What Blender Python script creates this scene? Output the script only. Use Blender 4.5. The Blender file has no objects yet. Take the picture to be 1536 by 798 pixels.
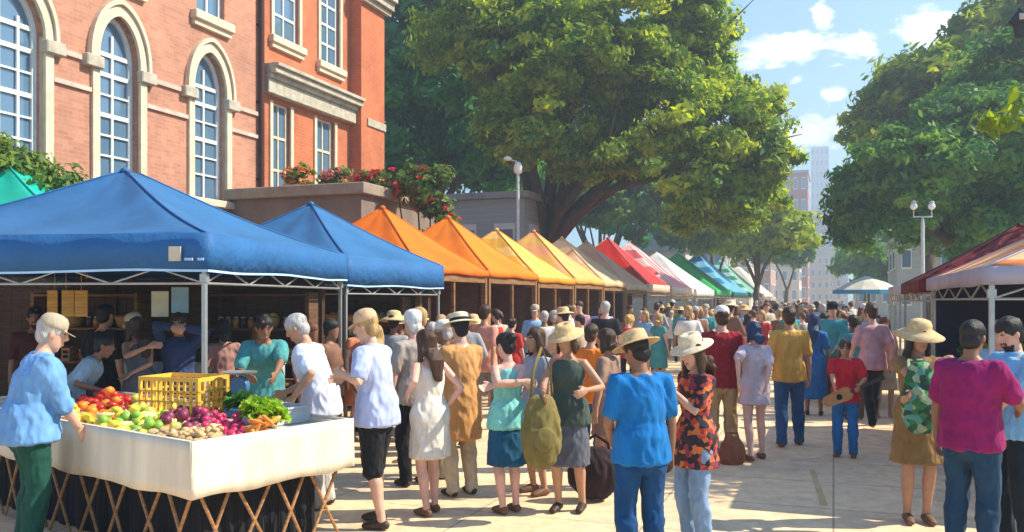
import bpy, bmesh, math, random
import numpy as np
from mathutils import Vector, Matrix, noise
from mathutils.geometry import tessellate_polygon
random.seed(7)
SC = bpy.context.scene
COL = SC.collection
R = math.radians
F, CX, HY, CZ = 1300.0, 768.0, 450.0, 1.9      # focal length in photo pixels, principal column, horizon row, eye height
ST = 20.35                                      # street heading, degrees right of the view
D = Vector((math.sin(R(ST)), math.cos(R(ST)), 0)); NL = Vector((-D.y, D.x, 0))
def at(px, py, Y): return Vector(((px-CX)/F*Y, Y, CZ+(HY-py)/F*Y))
def gx(px, Y): return (px-CX)/F*Y

# ---------------------------------------------------------------- materials
MATS = {}
def nodes(name):
    m = bpy.data.materials.new(name); m.use_nodes = True
    nt = m.node_tree; b = nt.nodes['Principled BSDF']
    return m, nt, b
def ramp(nt, fac, c1, c2, p1=.35, p2=.65):
    r = nt.nodes.new('ShaderNodeValToRGB'); nt.links.new(fac, r.inputs[0])
    r.color_ramp.elements[0].position = p1; r.color_ramp.elements[0].color = (*c1, 1)
    r.color_ramp.elements[1].position = p2; r.color_ramp.elements[1].color = (*c2, 1)
    return r.outputs[0]
def noise_n(nt, scale, detail=4, coord='Object', vec=None, rough=.55):
    t = nt.nodes.new('ShaderNodeTexCoord'); n = nt.nodes.new('ShaderNodeTexNoise')
    n.inputs['Scale'].default_value = scale; n.inputs['Detail'].default_value = detail; n.inputs['Roughness'].default_value = rough
    if vec:
        mp = nt.nodes.new('ShaderNodeMapping'); mp.inputs['Scale'].default_value = vec
        nt.links.new(t.outputs[coord], mp.inputs[0]); nt.links.new(mp.outputs[0], n.inputs['Vector'])
    else: nt.links.new(t.outputs[coord], n.inputs['Vector'])
    return n.outputs['Fac']
def bump(nt, b, fac, strength=.3, dist=.01):
    u = nt.nodes.new('ShaderNodeBump'); u.inputs['Strength'].default_value = strength; u.inputs['Distance'].default_value = dist
    nt.links.new(fac, u.inputs['Height']); nt.links.new(u.outputs[0], b.inputs['Normal'])
def sc(c, k): return tuple(min(1, max(0, x*k)) for x in c)
def mat(name, c, rough=.7, var=.15, scale=8, bs=.15, bd=.01, metal=0, spec=.3, vec=None, sheen=0):
    if name in MATS: return MATS[name]
    m, nt, b = nodes(name)
    f = noise_n(nt, scale, 5, vec=vec)
    nt.links.new(ramp(nt, f, sc(c, 1-var), sc(c, 1+var), .3, .7), b.inputs['Base Color'])
    b.inputs['Roughness'].default_value = rough; b.inputs['Metallic'].default_value = metal
    b.inputs['Specular IOR Level'].default_value = spec
    if sheen: b.inputs['Sheen Weight'].default_value = sheen
    if bs: bump(nt, b, noise_n(nt, scale*4, 4, vec=vec), bs, bd)
    m.diffuse_color = (*c, 1)
    MATS[name] = m; return m
def cloth(c, key=None):
    key = key or 'cloth_%d_%d_%d' % tuple(int(x*255) for x in c)
    if key in MATS: return MATS[key]
    m, nt, b = nodes(key)
    f = noise_n(nt, 9, 4, vec=(1, 1, .45))
    nt.links.new(ramp(nt, f, sc(c, .8), sc(c, 1.15), .3, .7), b.inputs['Base Color'])
    b.inputs['Roughness'].default_value = .85; b.inputs['Specular IOR Level'].default_value = .15
    b.inputs['Sheen Weight'].default_value = .05
    bump(nt, b, noise_n(nt, 16, 3, vec=(1.2, 1.2, .5), rough=.4), .5, .02)
    MATS[key] = m; return m
def patterned(key, cols, scale=22, vec=None):
    m, nt, b = nodes(key)
    t = nt.nodes.new('ShaderNodeTexCoord'); mp = nt.nodes.new('ShaderNodeMapping'); v = nt.nodes.new('ShaderNodeTexVoronoi')
    if vec: mp.inputs['Scale'].default_value = vec
    v.inputs['Scale'].default_value = scale
    nt.links.new(t.outputs['Object'], mp.inputs[0]); nt.links.new(mp.outputs[0], v.inputs['Vector'])
    s = nt.nodes.new('ShaderNodeSeparateColor'); nt.links.new(v.outputs['Color'], s.inputs[0])
    r = nt.nodes.new('ShaderNodeValToRGB'); r.color_ramp.interpolation = 'CONSTANT'; nt.links.new(s.outputs[0], r.inputs[0])
    r.color_ramp.elements[0].color = (*cols[0], 1); r.color_ramp.elements[1].color = (*cols[-1], 1)
    r.color_ramp.elements[1].position = (len(cols)-1)/len(cols)
    for i, c in enumerate(cols[1:-1], 1):
        e = r.color_ramp.elements.new(i/len(cols)); e.color = (*c, 1)
    nt.links.new(r.outputs[0], b.inputs['Base Color']); b.inputs['Roughness'].default_value = .85
    bump(nt, b, noise_n(nt, 14, 3), .4, .02)
    MATS[key] = m; return m
def canopy_mat(name, c, stripes=None):
    if name in MATS: return MATS[name]
    m, nt, b = nodes(name)
    f = noise_n(nt, 1.6, 5, rough=.6)
    col = ramp(nt, f, sc(c, .86), sc(c, 1.1), .3, .7)
    if stripes:
        t = nt.nodes.new('ShaderNodeTexCoord'); w = nt.nodes.new('ShaderNodeTexWave'); w.bands_direction = 'Y'
        w.inputs['Scale'].default_value = stripes[1]; nt.links.new(t.outputs['Object'], w.inputs['Vector'])
        g = nt.nodes.new('ShaderNodeMath'); g.operation = 'GREATER_THAN'; g.inputs[1].default_value = .5
        nt.links.new(w.outputs['Fac'], g.inputs[0])
        mx = nt.nodes.new('ShaderNodeMix'); mx.data_type = 'RGBA'; nt.links.new(g.outputs[0], mx.inputs[0])
        nt.links.new(col, mx.inputs[6]); mx.inputs[7].default_value = (*stripes[0], 1); col = mx.outputs[2]
    nt.links.new(col, b.inputs['Base Color']); b.inputs['Roughness'].default_value = .6; b.inputs['Specular IOR Level'].default_value = .25
    bump(nt, b, noise_n(nt, 2.2, 4, rough=.45), .5, .06)
    tr = nt.nodes.new('ShaderNodeBsdfTranslucent'); nt.links.new(col, tr.inputs[0])
    ms = nt.nodes.new('ShaderNodeMixShader'); ms.inputs[0].default_value = .22
    out = nt.nodes['Material Output']
    nt.links.new(b.outputs[0], ms.inputs[1]); nt.links.new(tr.outputs[0], ms.inputs[2]); nt.links.new(ms.outputs[0], out.inputs[0])
    MATS[name] = m; return m
def leaf_mat(name, c1, c2, trans=.35):
    if name in MATS: return MATS[name]
    m, nt, b = nodes(name)
    a = nt.nodes.new('ShaderNodeAttribute'); a.attribute_name = 'tint'
    col = ramp(nt, a.outputs['Fac'], c1, c2, .05, .95)
    nt.links.new(col, b.inputs['Base Color']); b.inputs['Roughness'].default_value = .55; b.inputs['Specular IOR Level'].default_value = .25
    tr = nt.nodes.new('ShaderNodeBsdfTranslucent')
    h = nt.nodes.new('ShaderNodeMix'); h.data_type = 'RGBA'; h.blend_type = 'MULTIPLY'; h.inputs[0].default_value = 1
    nt.links.new(col, h.inputs[6]); h.inputs[7].default_value = (1.5, 1.35, .5, 1); nt.links.new(h.outputs[2], tr.inputs[0])
    ms = nt.nodes.new('ShaderNodeMixShader'); ms.inputs[0].default_value = trans
    nt.links.new(b.outputs[0], ms.inputs[1]); nt.links.new(tr.outputs[0], ms.inputs[2]); nt.links.new(ms.outputs[0], nt.nodes['Material Output'].inputs[0])
    MATS[name] = m; return m
def brick_mat(name, c1, c2, mortar):
    m, nt, b = nodes(name)
    t = nt.nodes.new('ShaderNodeTexCoord'); s = nt.nodes.new('ShaderNodeSeparateXYZ'); nt.links.new(t.outputs['Object'], s.inputs[0])
    ad = nt.nodes.new('ShaderNodeMath'); ad.operation = 'ADD'; nt.links.new(s.outputs[0], ad.inputs[0]); nt.links.new(s.outputs[1], ad.inputs[1])
    cb = nt.nodes.new('ShaderNodeCombineXYZ'); nt.links.new(ad.outputs[0], cb.inputs[0]); nt.links.new(s.outputs[2], cb.inputs[1])
    br = nt.nodes.new('ShaderNodeTexBrick'); br.inputs['Scale'].default_value = 1
    br.inputs['Brick Width'].default_value = .24; br.inputs['Row Height'].default_value = .085; br.inputs['Mortar Size'].default_value = .009
    br.inputs['Mortar Smooth'].default_value = .3
    br.inputs['Color1'].default_value = (*c1, 1); br.inputs['Color2'].default_value = (*c2, 1); br.inputs['Mortar'].default_value = (*mortar, 1)
    nt.links.new(cb.outputs[0], br.inputs['Vector'])
    big = noise_n(nt, .8, 8, vec=(1, 1, .5), rough=.7)
    bc = ramp(nt, big, (.66, .66, .68), (1.2, 1.14, 1.1), .3, .66)
    mx = nt.nodes.new('ShaderNodeMix'); mx.data_type = 'RGBA'; mx.blend_type = 'MULTIPLY'; mx.inputs[0].default_value = 1
    nt.links.new(br.outputs[0], mx.inputs[6]); nt.links.new(bc, mx.inputs[7]); nt.links.new(mx.outputs[2], b.inputs['Base Color'])
    b.inputs['Roughness'].default_value = .9; bump(nt, b, br.outputs['Fac'], -.5, .01)
    MATS[name] = m; return m
def wood(name, c, rough=.7): return mat(name, c, rough, .4, 3, .4, .006, vec=(1, 1, 12)) if name not in MATS else MATS[name]

# ---------------------------------------------------------------- objects
def props(o, label=None, cat=None, group=None, kind=None):
    if label: o['label'] = label
    if cat: o['category'] = cat
    if group: o['group'] = group
    if kind: o['kind'] = kind
    return o
def empty(name, loc=(0, 0, 0), rz=0, label=None, cat=None, group=None):
    o = bpy.data.objects.new(name, None); COL.objects.link(o); o.location = loc; o.rotation_euler = (0, 0, rz)
    o.empty_display_size = .1
    return props(o, label, cat, group)
def obj(name, bm, m, parent=None, smooth=False, loc=None):
    me = bpy.data.meshes.new(name); bmesh.ops.recalc_face_normals(bm, faces=bm.faces); bm.to_mesh(me); bm.free()
    if smooth:
        me.polygons.foreach_set('use_smooth', [True]*len(me.polygons))
    for x in (m if isinstance(m, (list, tuple)) else [m]): me.materials.append(x)
    o = bpy.data.objects.new(name, me); COL.objects.link(o)
    if parent: o.parent = parent
    if loc: o.location = loc
    return o
def copy_tree(o, parent=None):
    c = o.copy(); COL.objects.link(c)
    if parent: c.parent = parent
    for ch in list(o.children): copy_tree(ch, c)
    return c
def box(bm, x0, x1, y0, y1, z0, z1, M=None, bev=0):
    v = [bm.verts.new((x, y, z)) for z in (z0, z1) for y in (y0, y1) for x in (x0, x1)]
    if M:
        for q in v: q.co = M @ q.co
    fs = [bm.faces.new([v[i] for i in f]) for f in ((0, 2, 3, 1), (4, 5, 7, 6), (0, 1, 5, 4), (2, 6, 7, 3), (0, 4, 6, 2), (1, 3, 7, 5))]
    if bev:
        bmesh.ops.bevel(bm, geom=list({e for f in fs for e in f.edges}), offset=bev, segments=1, affect='EDGES')
def B(*a, **k):
    bm = bmesh.new(); box(bm, *a, **k); return bm
def bar(bm, a, b, r, n=8, r2=None):
    tube(bm, [Vector(a), Vector(b)], [r, r if r2 is None else r2], n, cap=0)
def tube(bm, pts, rad, n=12, ref=None, cap=.6):
    pts = [Vector(p) for p in pts]; k = len(pts); rings = []
    tn = []
    for i in range(k):
        t = (pts[min(i+1, k-1)]-pts[max(i-1, 0)])
        tn.append(t.normalized() if t.length > 1e-9 else Vector((0, 0, 1)))
    seq = [(pts[i], tn[i], rad[i] if isinstance(rad[i], (tuple, list)) else (rad[i], rad[i])) for i in range(k)]
    if cap:
        p, t, r = seq[0]; seq.insert(0, (p-t*min(r)*cap, t, (r[0]*.55, r[1]*.55)))
        p, t, r = seq[-1]; seq.append((p+t*min(r)*cap, t, (r[0]*.55, r[1]*.55)))
    side = None
    for p, t, r in seq:
        rf = ref if ref is not None else (side if side is not None else (Vector((1, 0, 0)) if abs(t.x) < .9 else Vector((0, 1, 0))))
        rf = Vector(rf); side = rf-t*rf.dot(t)
        if side.length < 1e-4: side = t.orthogonal()
        side.normalize(); bn = t.cross(side)
        rings.append([bm.verts.new(p+side*r[0]*math.cos(2*math.pi*j/n)+bn*r[1]*math.sin(2*math.pi*j/n)) for j in range(n)])
    for a, b in zip(rings, rings[1:]):
        for j in range(n): bm.faces.new((a[j], a[(j+1) % n], b[(j+1) % n], b[j]))
    bm.faces.new(rings[0][::-1]); bm.faces.new(rings[-1])
def ell(bm, c, r, n=12, M=None):
    c = Vector(c); rx, ry, rz = r if isinstance(r, (tuple, list)) else (r, r, r)
    m = Matrix.Translation(c) @ Matrix.Diagonal((rx, ry, rz, 1))
    if M: m = M @ m
    bmesh.ops.create_uvsphere(bm, u_segments=n, v_segments=max(6, n*2//3), radius=1, matrix=m)
def lathe(bm, prof, n=20, M=None, sx=1, sy=1, closed=False):
    rings = [[bm.verts.new(((M or Matrix()) @ Vector((r*sx*math.cos(2*math.pi*j/n), r*sy*math.sin(2*math.pi*j/n), z)))) for j in range(n)] for r, z in prof]
    prs = list(zip(rings, rings[1:]))
    if closed: prs.append((rings[-1], rings[0]))
    for a, b in prs:
        for j in range(n): bm.faces.new((a[j], a[(j+1) % n], b[(j+1) % n], b[j]))
    if not closed: bm.faces.new(rings[0][::-1]); bm.faces.new(rings[-1])
def prism(bm, poly, y0, y1):          # polygon in x,z extruded along y
    a = [bm.verts.new((x, y0, z)) for x, z in poly]; b = [bm.verts.new((x, y1, z)) for x, z in poly]; n = len(poly)
    for i in range(n): bm.faces.new((a[i], a[(i+1) % n], b[(i+1) % n], b[i]))
    bm.faces.new(a[::-1]); bm.faces.new(b)
def band(bm, inner, outer, y0, y1):   # ring between two open outlines of equal length in x,z
    n = len(inner); V = [[bm.verts.new((x, y, z)) for x, z in pl] for pl in (inner, outer) for y in (y0, y1)]
    i0, i1, o0, o1 = V
    for k in range(n-1):
        bm.faces.new((i0[k], i0[k+1], o0[k+1], o0[k])); bm.faces.new((i1[k], o1[k], o1[k+1], i1[k+1]))
        bm.faces.new((i0[k], i1[k], i1[k+1], i0[k+1])); bm.faces.new((o0[k], o0[k+1], o1[k+1], o1[k]))
    bm.faces.new((i0[0], o0[0], o1[0], i1[0])); bm.faces.new((i0[-1], i1[-1], o1[-1], o0[-1]))

# voxel-remeshed pieces, finished in batches
PEND = []
def remesh(name, bm, m, parent, voxel=.012, it=3, wr=0, post=None, sf=.5):
    o = obj(name, bm, m, parent)
    a = o.modifiers.new('r', 'REMESH'); a.mode = 'VOXEL'; a.voxel_size = voxel; a.use_smooth_shade = True
    if it: s = o.modifiers.new('s', 'SMOOTH'); s.factor = sf; s.iterations = it
    PEND.append((o, wr, post)); return o
def flush():
    dg = bpy.context.evaluated_depsgraph_get()
    for o, wr, post in PEND:
        me = bpy.data.meshes.new_from_object(o.evaluated_get(dg), depsgraph=dg)
        o.modifiers.clear(); old = o.data; o.data = me; bpy.data.meshes.remove(old)
        n = len(me.vertices)
        if wr and n:
            co = np.empty(n*3, 'f'); me.vertices.foreach_get('co', co); co = co.reshape(-1, 3)
            nn = np.empty(n*3, 'f'); me.vertices.foreach_get('normal', nn); nn = nn.reshape(-1, 3)
            off = random.random()*50
            d = np.array([noise.noise(Vector((c[0]*11+off, c[1]*11, c[2]*6+.8*c[0]*8)))+.5*noise.noise(Vector((c[0]*24, c[1]*24+off, c[2]*13))) for c in co])
            d = np.maximum(-np.abs(d)+.42, -.28)
            co += nn*(d*wr)[:, None]
            me.vertices.foreach_set('co', co.ravel()); me.update()
        if post: post(me)
    PEND.clear()
# ---------------------------------------------------------------- people
SKINS = {'light': (.62, .36, .25), 'tan': (.48, .25, .15), 'brown': (.26, .125, .07), 'pink': (.66, .37, .28), 'dark': (.12, .06, .04)}
def skin(k): return mat('skin_'+k, SKINS[k], .5, .1, 12, .1, .002, spec=.35)
HAIRS = {'black': (.012, .01, .01), 'brown': (.06, .03, .015), 'grey': (.42, .4, .38), 'blond': (.42, .27, .11), 'auburn': (.15, .05, .02), 'white': (.7, .68, .64), 'navy': (.012, .035, .10)}
def hairm(k): return mat('hair_'+k, HAIRS[k], .45, .4, 30, .8, .01, vec=(1, 1, .15))
EYE = mat('eye_dark', (.02, .015, .01), .2, 0, 5, 0); LIP = mat('lips', (.45, .16, .12), .5, .1, 9, 0)
LEATHER = mat('dark_leather', (.05, .03, .02), .5, .2, 20, .2); SOLE = mat('brown_leather', (.16, .08, .04), .6, .2, 20, .2)

def ik(a, b, l1, l2, pole):
    d = b-a; L = d.length; mx = (l1+l2)*.995
    if L > mx: b = a+d*(mx/L); d = b-a; L = mx
    x = (l1*l1-l2*l2+L*L)/(2*L); h = math.sqrt(max(0, l1*l1-x*x)); u = d/L
    p = Vector(pole)-u*u.dot(Vector(pole)); p.normalize()
    return a+u*x+p*h, b

def skeleton(lean=0, twist=0, hands=None, feet=None, girth=1., fem=False):
    """joints of a 1.75 m figure; x to its left-right, +y ahead, z up"""
    S = {}
    la = R(-lean)
    def bend(p):
        p = Vector(p); k = min(1, max(0, (p.z-.93)/.28)); piv = Vector((0, 0, .95))
        q = p-piv; q.rotate(Matrix.Rotation(la*k, 3, 'X')); q.rotate(Matrix.Rotation(R(twist)*k, 3, 'Z'))
        return piv+q
    S['bend'] = bend; g = girth
    sh = .155 if fem else .178
    if fem: tr = [(.84, .125, .1), (.90, .168, .118), (.96, .172, .12), (1.03, .15, .105), (1.12, .122, .09), (1.2, .13, .098), (1.28, .145, .118), (1.36, .148, .098), (1.415, .135, .08), (1.45, .085, .062)]
    else: tr = [(.84, .12, .1), (.90, .158, .115), (.96, .162, .118), (1.03, .155, .112), (1.12, .148, .106), (1.2, .158, .112), (1.28, .172, .12), (1.36, .18, .115), (1.42, .165, .092), (1.455, .10, .07)]
    S['torso'] = [(bend((0, .012 if 1.2 < z < 1.4 else 0, z)), rx*(1+(g-1)*.8), ry*(1+(g-1)*(1.5 if z < 1.3 else .8))) for z, rx, ry in tr]
    S['fem'] = fem; S['g'] = g
    S['neck'] = [bend((0, -.012, 1.43)), bend((0, -.004, 1.5)), bend((0, .012, 1.56))]
    arms = {}
    for s in (-1, 1):
        a = bend((s*sh, -.005, 1.405)); h = (hands or {}).get(s)
        h = Vector(h) if h is not None else Vector((s*(.255+.05*(g-1)), .05, .86))
        pole = (s*.55, -.7, -.35)
        e, w = ik(a, h, .285, .25, pole); arms[s] = (a, e, w)
    S['arms'] = arms
    legs = {}
    for s in (-1, 1):
        a = Vector((s*.088, 0, .91)); f = (feet or {}).get(s, (s*.11, 0))
        an = Vector((f[0], f[1]-.02, .085 if len(f) < 3 else f[2]))
        k, an = ik(a, an, .425, .41, (s*.12, 1, 0)); legs[s] = (a, k, an)
    S['legs'] = legs
    return S

def mixp(a, b, t): return a+(b-a)*t
def arm_tube(bm, S, s, inf=0, end=1., n=12, flare=0):
    a, e, w = S['arms'][s]; g = S['g']*(.88 if S['fem'] else 1)
    ch = Vector((S['torso'][7][0].x*.5+a.x*.5, a.y, a.z-.0))
    full = [(ch, .055), (a, .054), (mixp(a, e, .35), .047), (mixp(a, e, .8), .039), (e, .036), (mixp(e, w, .25), .038), (mixp(e, w, .65), .031), (w, .024)]
    cut = {0.5: 4, .35: 3, .8: 6, 1.: 8}
    n_ = cut.get(end, 8)
    pts = [p for p, r in full[:n_]]; rr = [r*g+inf+flare*(i/7) for i, (p, r) in enumerate(full[:n_])]
    tube(bm, pts, rr, n)
def leg_tube(bm, S, s, inf=0, end='ankle', n=12, flare=0):
    a, k, an = S['legs'][s]; g = S['g']
    full = [(a+Vector((-s*.005, 0, .03)), .088), (mixp(a, k, .25), .082), (mixp(a, k, .6), .067), (mixp(a, k, .92), .055), (mixp(k, an, .1), .053), (mixp(k, an, .3)+Vector((0, -.012, 0)), .055), (mixp(k, an, .65), .042), (mixp(k, an, .92), .034), (an-Vector((0, 0, .03)), .036)]
    c = {'ankle': 9, 'knee': 5, 'short': 3, 'calf': 7}[end]
    tube(bm, [p for p, r in full[:c]], [r*(1+(g-1)*.7)+inf+flare*i/8 for i, (p, r) in enumerate(full[:c])], n)

def hand_geo(bm, S, s, lod):
    a, e, w = S['arms'][s]; d = (w-e).normalized(); d = (d+Vector((0, 0, -.25))).normalized() if abs(d.z) < .8 else d
    side = d.cross(Vector((s, 0.0, .2))).normalized()            # across the palm: knuckle line
    if side.length < .1: side = Vector((0, 1, 0))
    if side.y < 0 and abs(side.y) > .3: side = -side               # the thumb points ahead
    nrm = side.cross(d).normalized()
    palm = w+d*.05
    tube(bm, [w-d*.01, w+d*.03, w+d*.085], [(.026, .018), (.036, .017), (.04, .014)], 10, ref=side)
    if lod > 1: tube(bm, [w+d*.08, w+d*.13, w+d*.16+nrm*.02*s], [(.036, .012), (.03, .012), (.02, .01)], 8, ref=side); return
    inw = nrm if nrm.dot(Vector((-s, 0, 0))) > 0 else -nrm
    for i, (o, L) in enumerate(((.031, .075), (.011, .085), (-.01, .078), (-.03, .06))):
        b = w+d*.078+side*o; c = b+d*L*.5+side*o*.15+inw*.008; t = c+d*L*.42+inw*L*.38
        tube(bm, [b, c, t], [.0092, .0088, .0078], 8)
    b = w+d*.025+side*.028; tube(bm, [b, b+d*.032+side*.026+inw*.008, b+d*.062+side*.03+inw*.02], [.013, .0105, .009], 8)

def head_frame(S, yaw, pitch):
    nk = S['neck'][2]
    M = Matrix.Translation(nk+Vector((0, .0, .0))) @ Matrix.Rotation(R(yaw), 4, 'Z') @ Matrix.Rotation(R(-pitch), 4, 'X') @ Matrix.Translation((0, .018, .075))
    return M
def head_geo(bm, M, lod):
    prof = [(-.118, .048, .026, .026), (-.105, .04, .042, .045), (-.08, .022, .054, .066), (-.05, .012, .062, .08), (-.015, .004, .069, .087), (.02, 0, .073, .092), (.05, -.004, .076, .096), (.075, -.008, .073, .09), (.1, -.012, .058, .07), (.116, -.014, .032, .038)]
    tube(bm, [M @ Vector((0, y, z)) for z, y, rx, ry in prof], [(rx, ry) for z, y, rx, ry in prof], 20 if lod == 0 else 14, ref=(M.to_3x3() @ Vector((1, 0, 0))))
    if lod < 2:
        tube(bm, [M @ Vector(p) for p in ((0, .086, .03), (0, .1, .0), (0, .108, -.022), (0, .09, -.035))], [.009, .012, .0165, .011], 8)
        for s in (-1, 1):
            ell(bm, (s*.078, -.008, -.005), (.012, .02, .033), 10, M)
            ell(bm, (s*.03, .082, .038), (.026, .012, .008), 8, M)      # brow
        ell(bm, (0, .086, -.066), (.024, .012, .008), 8, M); ell(bm, (0, .083, -.078), (.02, .012, .008), 8, M)

def hat_geo(kind, M):
    bm = bmesh.new()
    T = M @ Matrix.Translation((0, -.01, .06)) @ Matrix.Rotation(R(-6), 4, 'X')
    if kind == 'straw':
        lathe(bm, [(.085, .0), (.12, -.003), (.165, -.016), (.178, -.02), (.176, -.013), (.12, .006), (.098, .012), (.094, .055), (.086, .085), (.06, .097), (.02, .09), (.015, .07)], 28, T, sx=.95, sy=1.08)
    elif kind == 'sun':
        lathe(bm, [(.085, .0), (.14, -.02), (.21, -.055), (.212, -.049), (.14, -.01), (.1, .012), (.098, .05), (.08, .085), (.04, .1), (.01, .1)], 28, T)
    else:
        lathe(bm, [(.086, -.02), (.093, -.018), (.095, .01), (.09, .045), (.07, .075), (.035, .09), (.008, .094), (.006, .085), (.03, .08)], 24, T, sx=.95, sy=1.08)
        n = 12; V = []
        for z in (0, .006):
            V.append([bm.verts.new(T @ Vector((.075*math.cos(math.pi*j/n), .07+(.1*math.sin(math.pi*j/n)), -.018-.02*math.sin(math.pi*j/n)+z))) for j in range(n+1)])
        bm.faces.new(V[0]); bm.faces.new(V[1][::-1])
        for j in range(n): bm.faces.new((V[0][j], V[0][j+1], V[1][j+1], V[1][j]))
        bm.faces.new((V[0][n], V[0][0], V[1][0], V[1][n]))
    return bm
def hair_geo(kind, M, S, lod):
    bm = bmesh.new()
    n = 14
    ell(bm, (0, -.013, .045), (.087, .107, .092), n, M)
    ell(bm, (0, -.05, -.02), (.074, .062, .075), n, M)
    if kind == 'bald': pass
    if kind in ('long', 'bob', 'curly'):
        L = {'long': .36, 'bob': .14, 'curly': .27}[kind]; wd = .1 if kind == 'curly' else .08
        bk = M @ Vector((0, -.06, 0)); dn = bk+Vector((0, 0, -L)); back = S['bend'](Vector((0, -.12, 1.35)))
        mid = mixp(bk, dn, .5); mid.y = min(mid.y, back.y+.0)
        end = Vector((dn.x, min(dn.y, back.y-.02), dn.z))
        tube(bm, [bk+Vector((0, 0, .05)), bk-Vector((0, 0, .08)), mid, end], [(wd*.9, .06), (wd, .055), (wd*1.05, .045), (wd*.6, .025)], n, ref=(1, 0, 0))
        for s in (-1, 1):
            p = M @ Vector((s*.068, -.005, .05)); q = M @ Vector((s*.082, -.01, -.06)); r_ = q+Vector((s*.015, .0, -L*.55))
            tube(bm, [p, q, r_], [(.025, .045), (.026, .045), (.014, .022)], 8)
            if kind == 'curly':
                for k in range(9): ell(bm, M @ Vector((s*random.uniform(.05, .1), random.uniform(-.1, .02), random.uniform(-.2, .09))), random.uniform(.025, .04), 8)
    if kind == 'bun': ell(bm, (0, -.125, .06), (.045, .045, .045), 10, M)
    if kind == 'tail': tube(bm, [M @ Vector((0, -.11, .04)), M @ Vector((0, -.15, -.02)), M @ Vector((0, -.14, -.18))], [.025, .032, .012], 8)
    return bm

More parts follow.
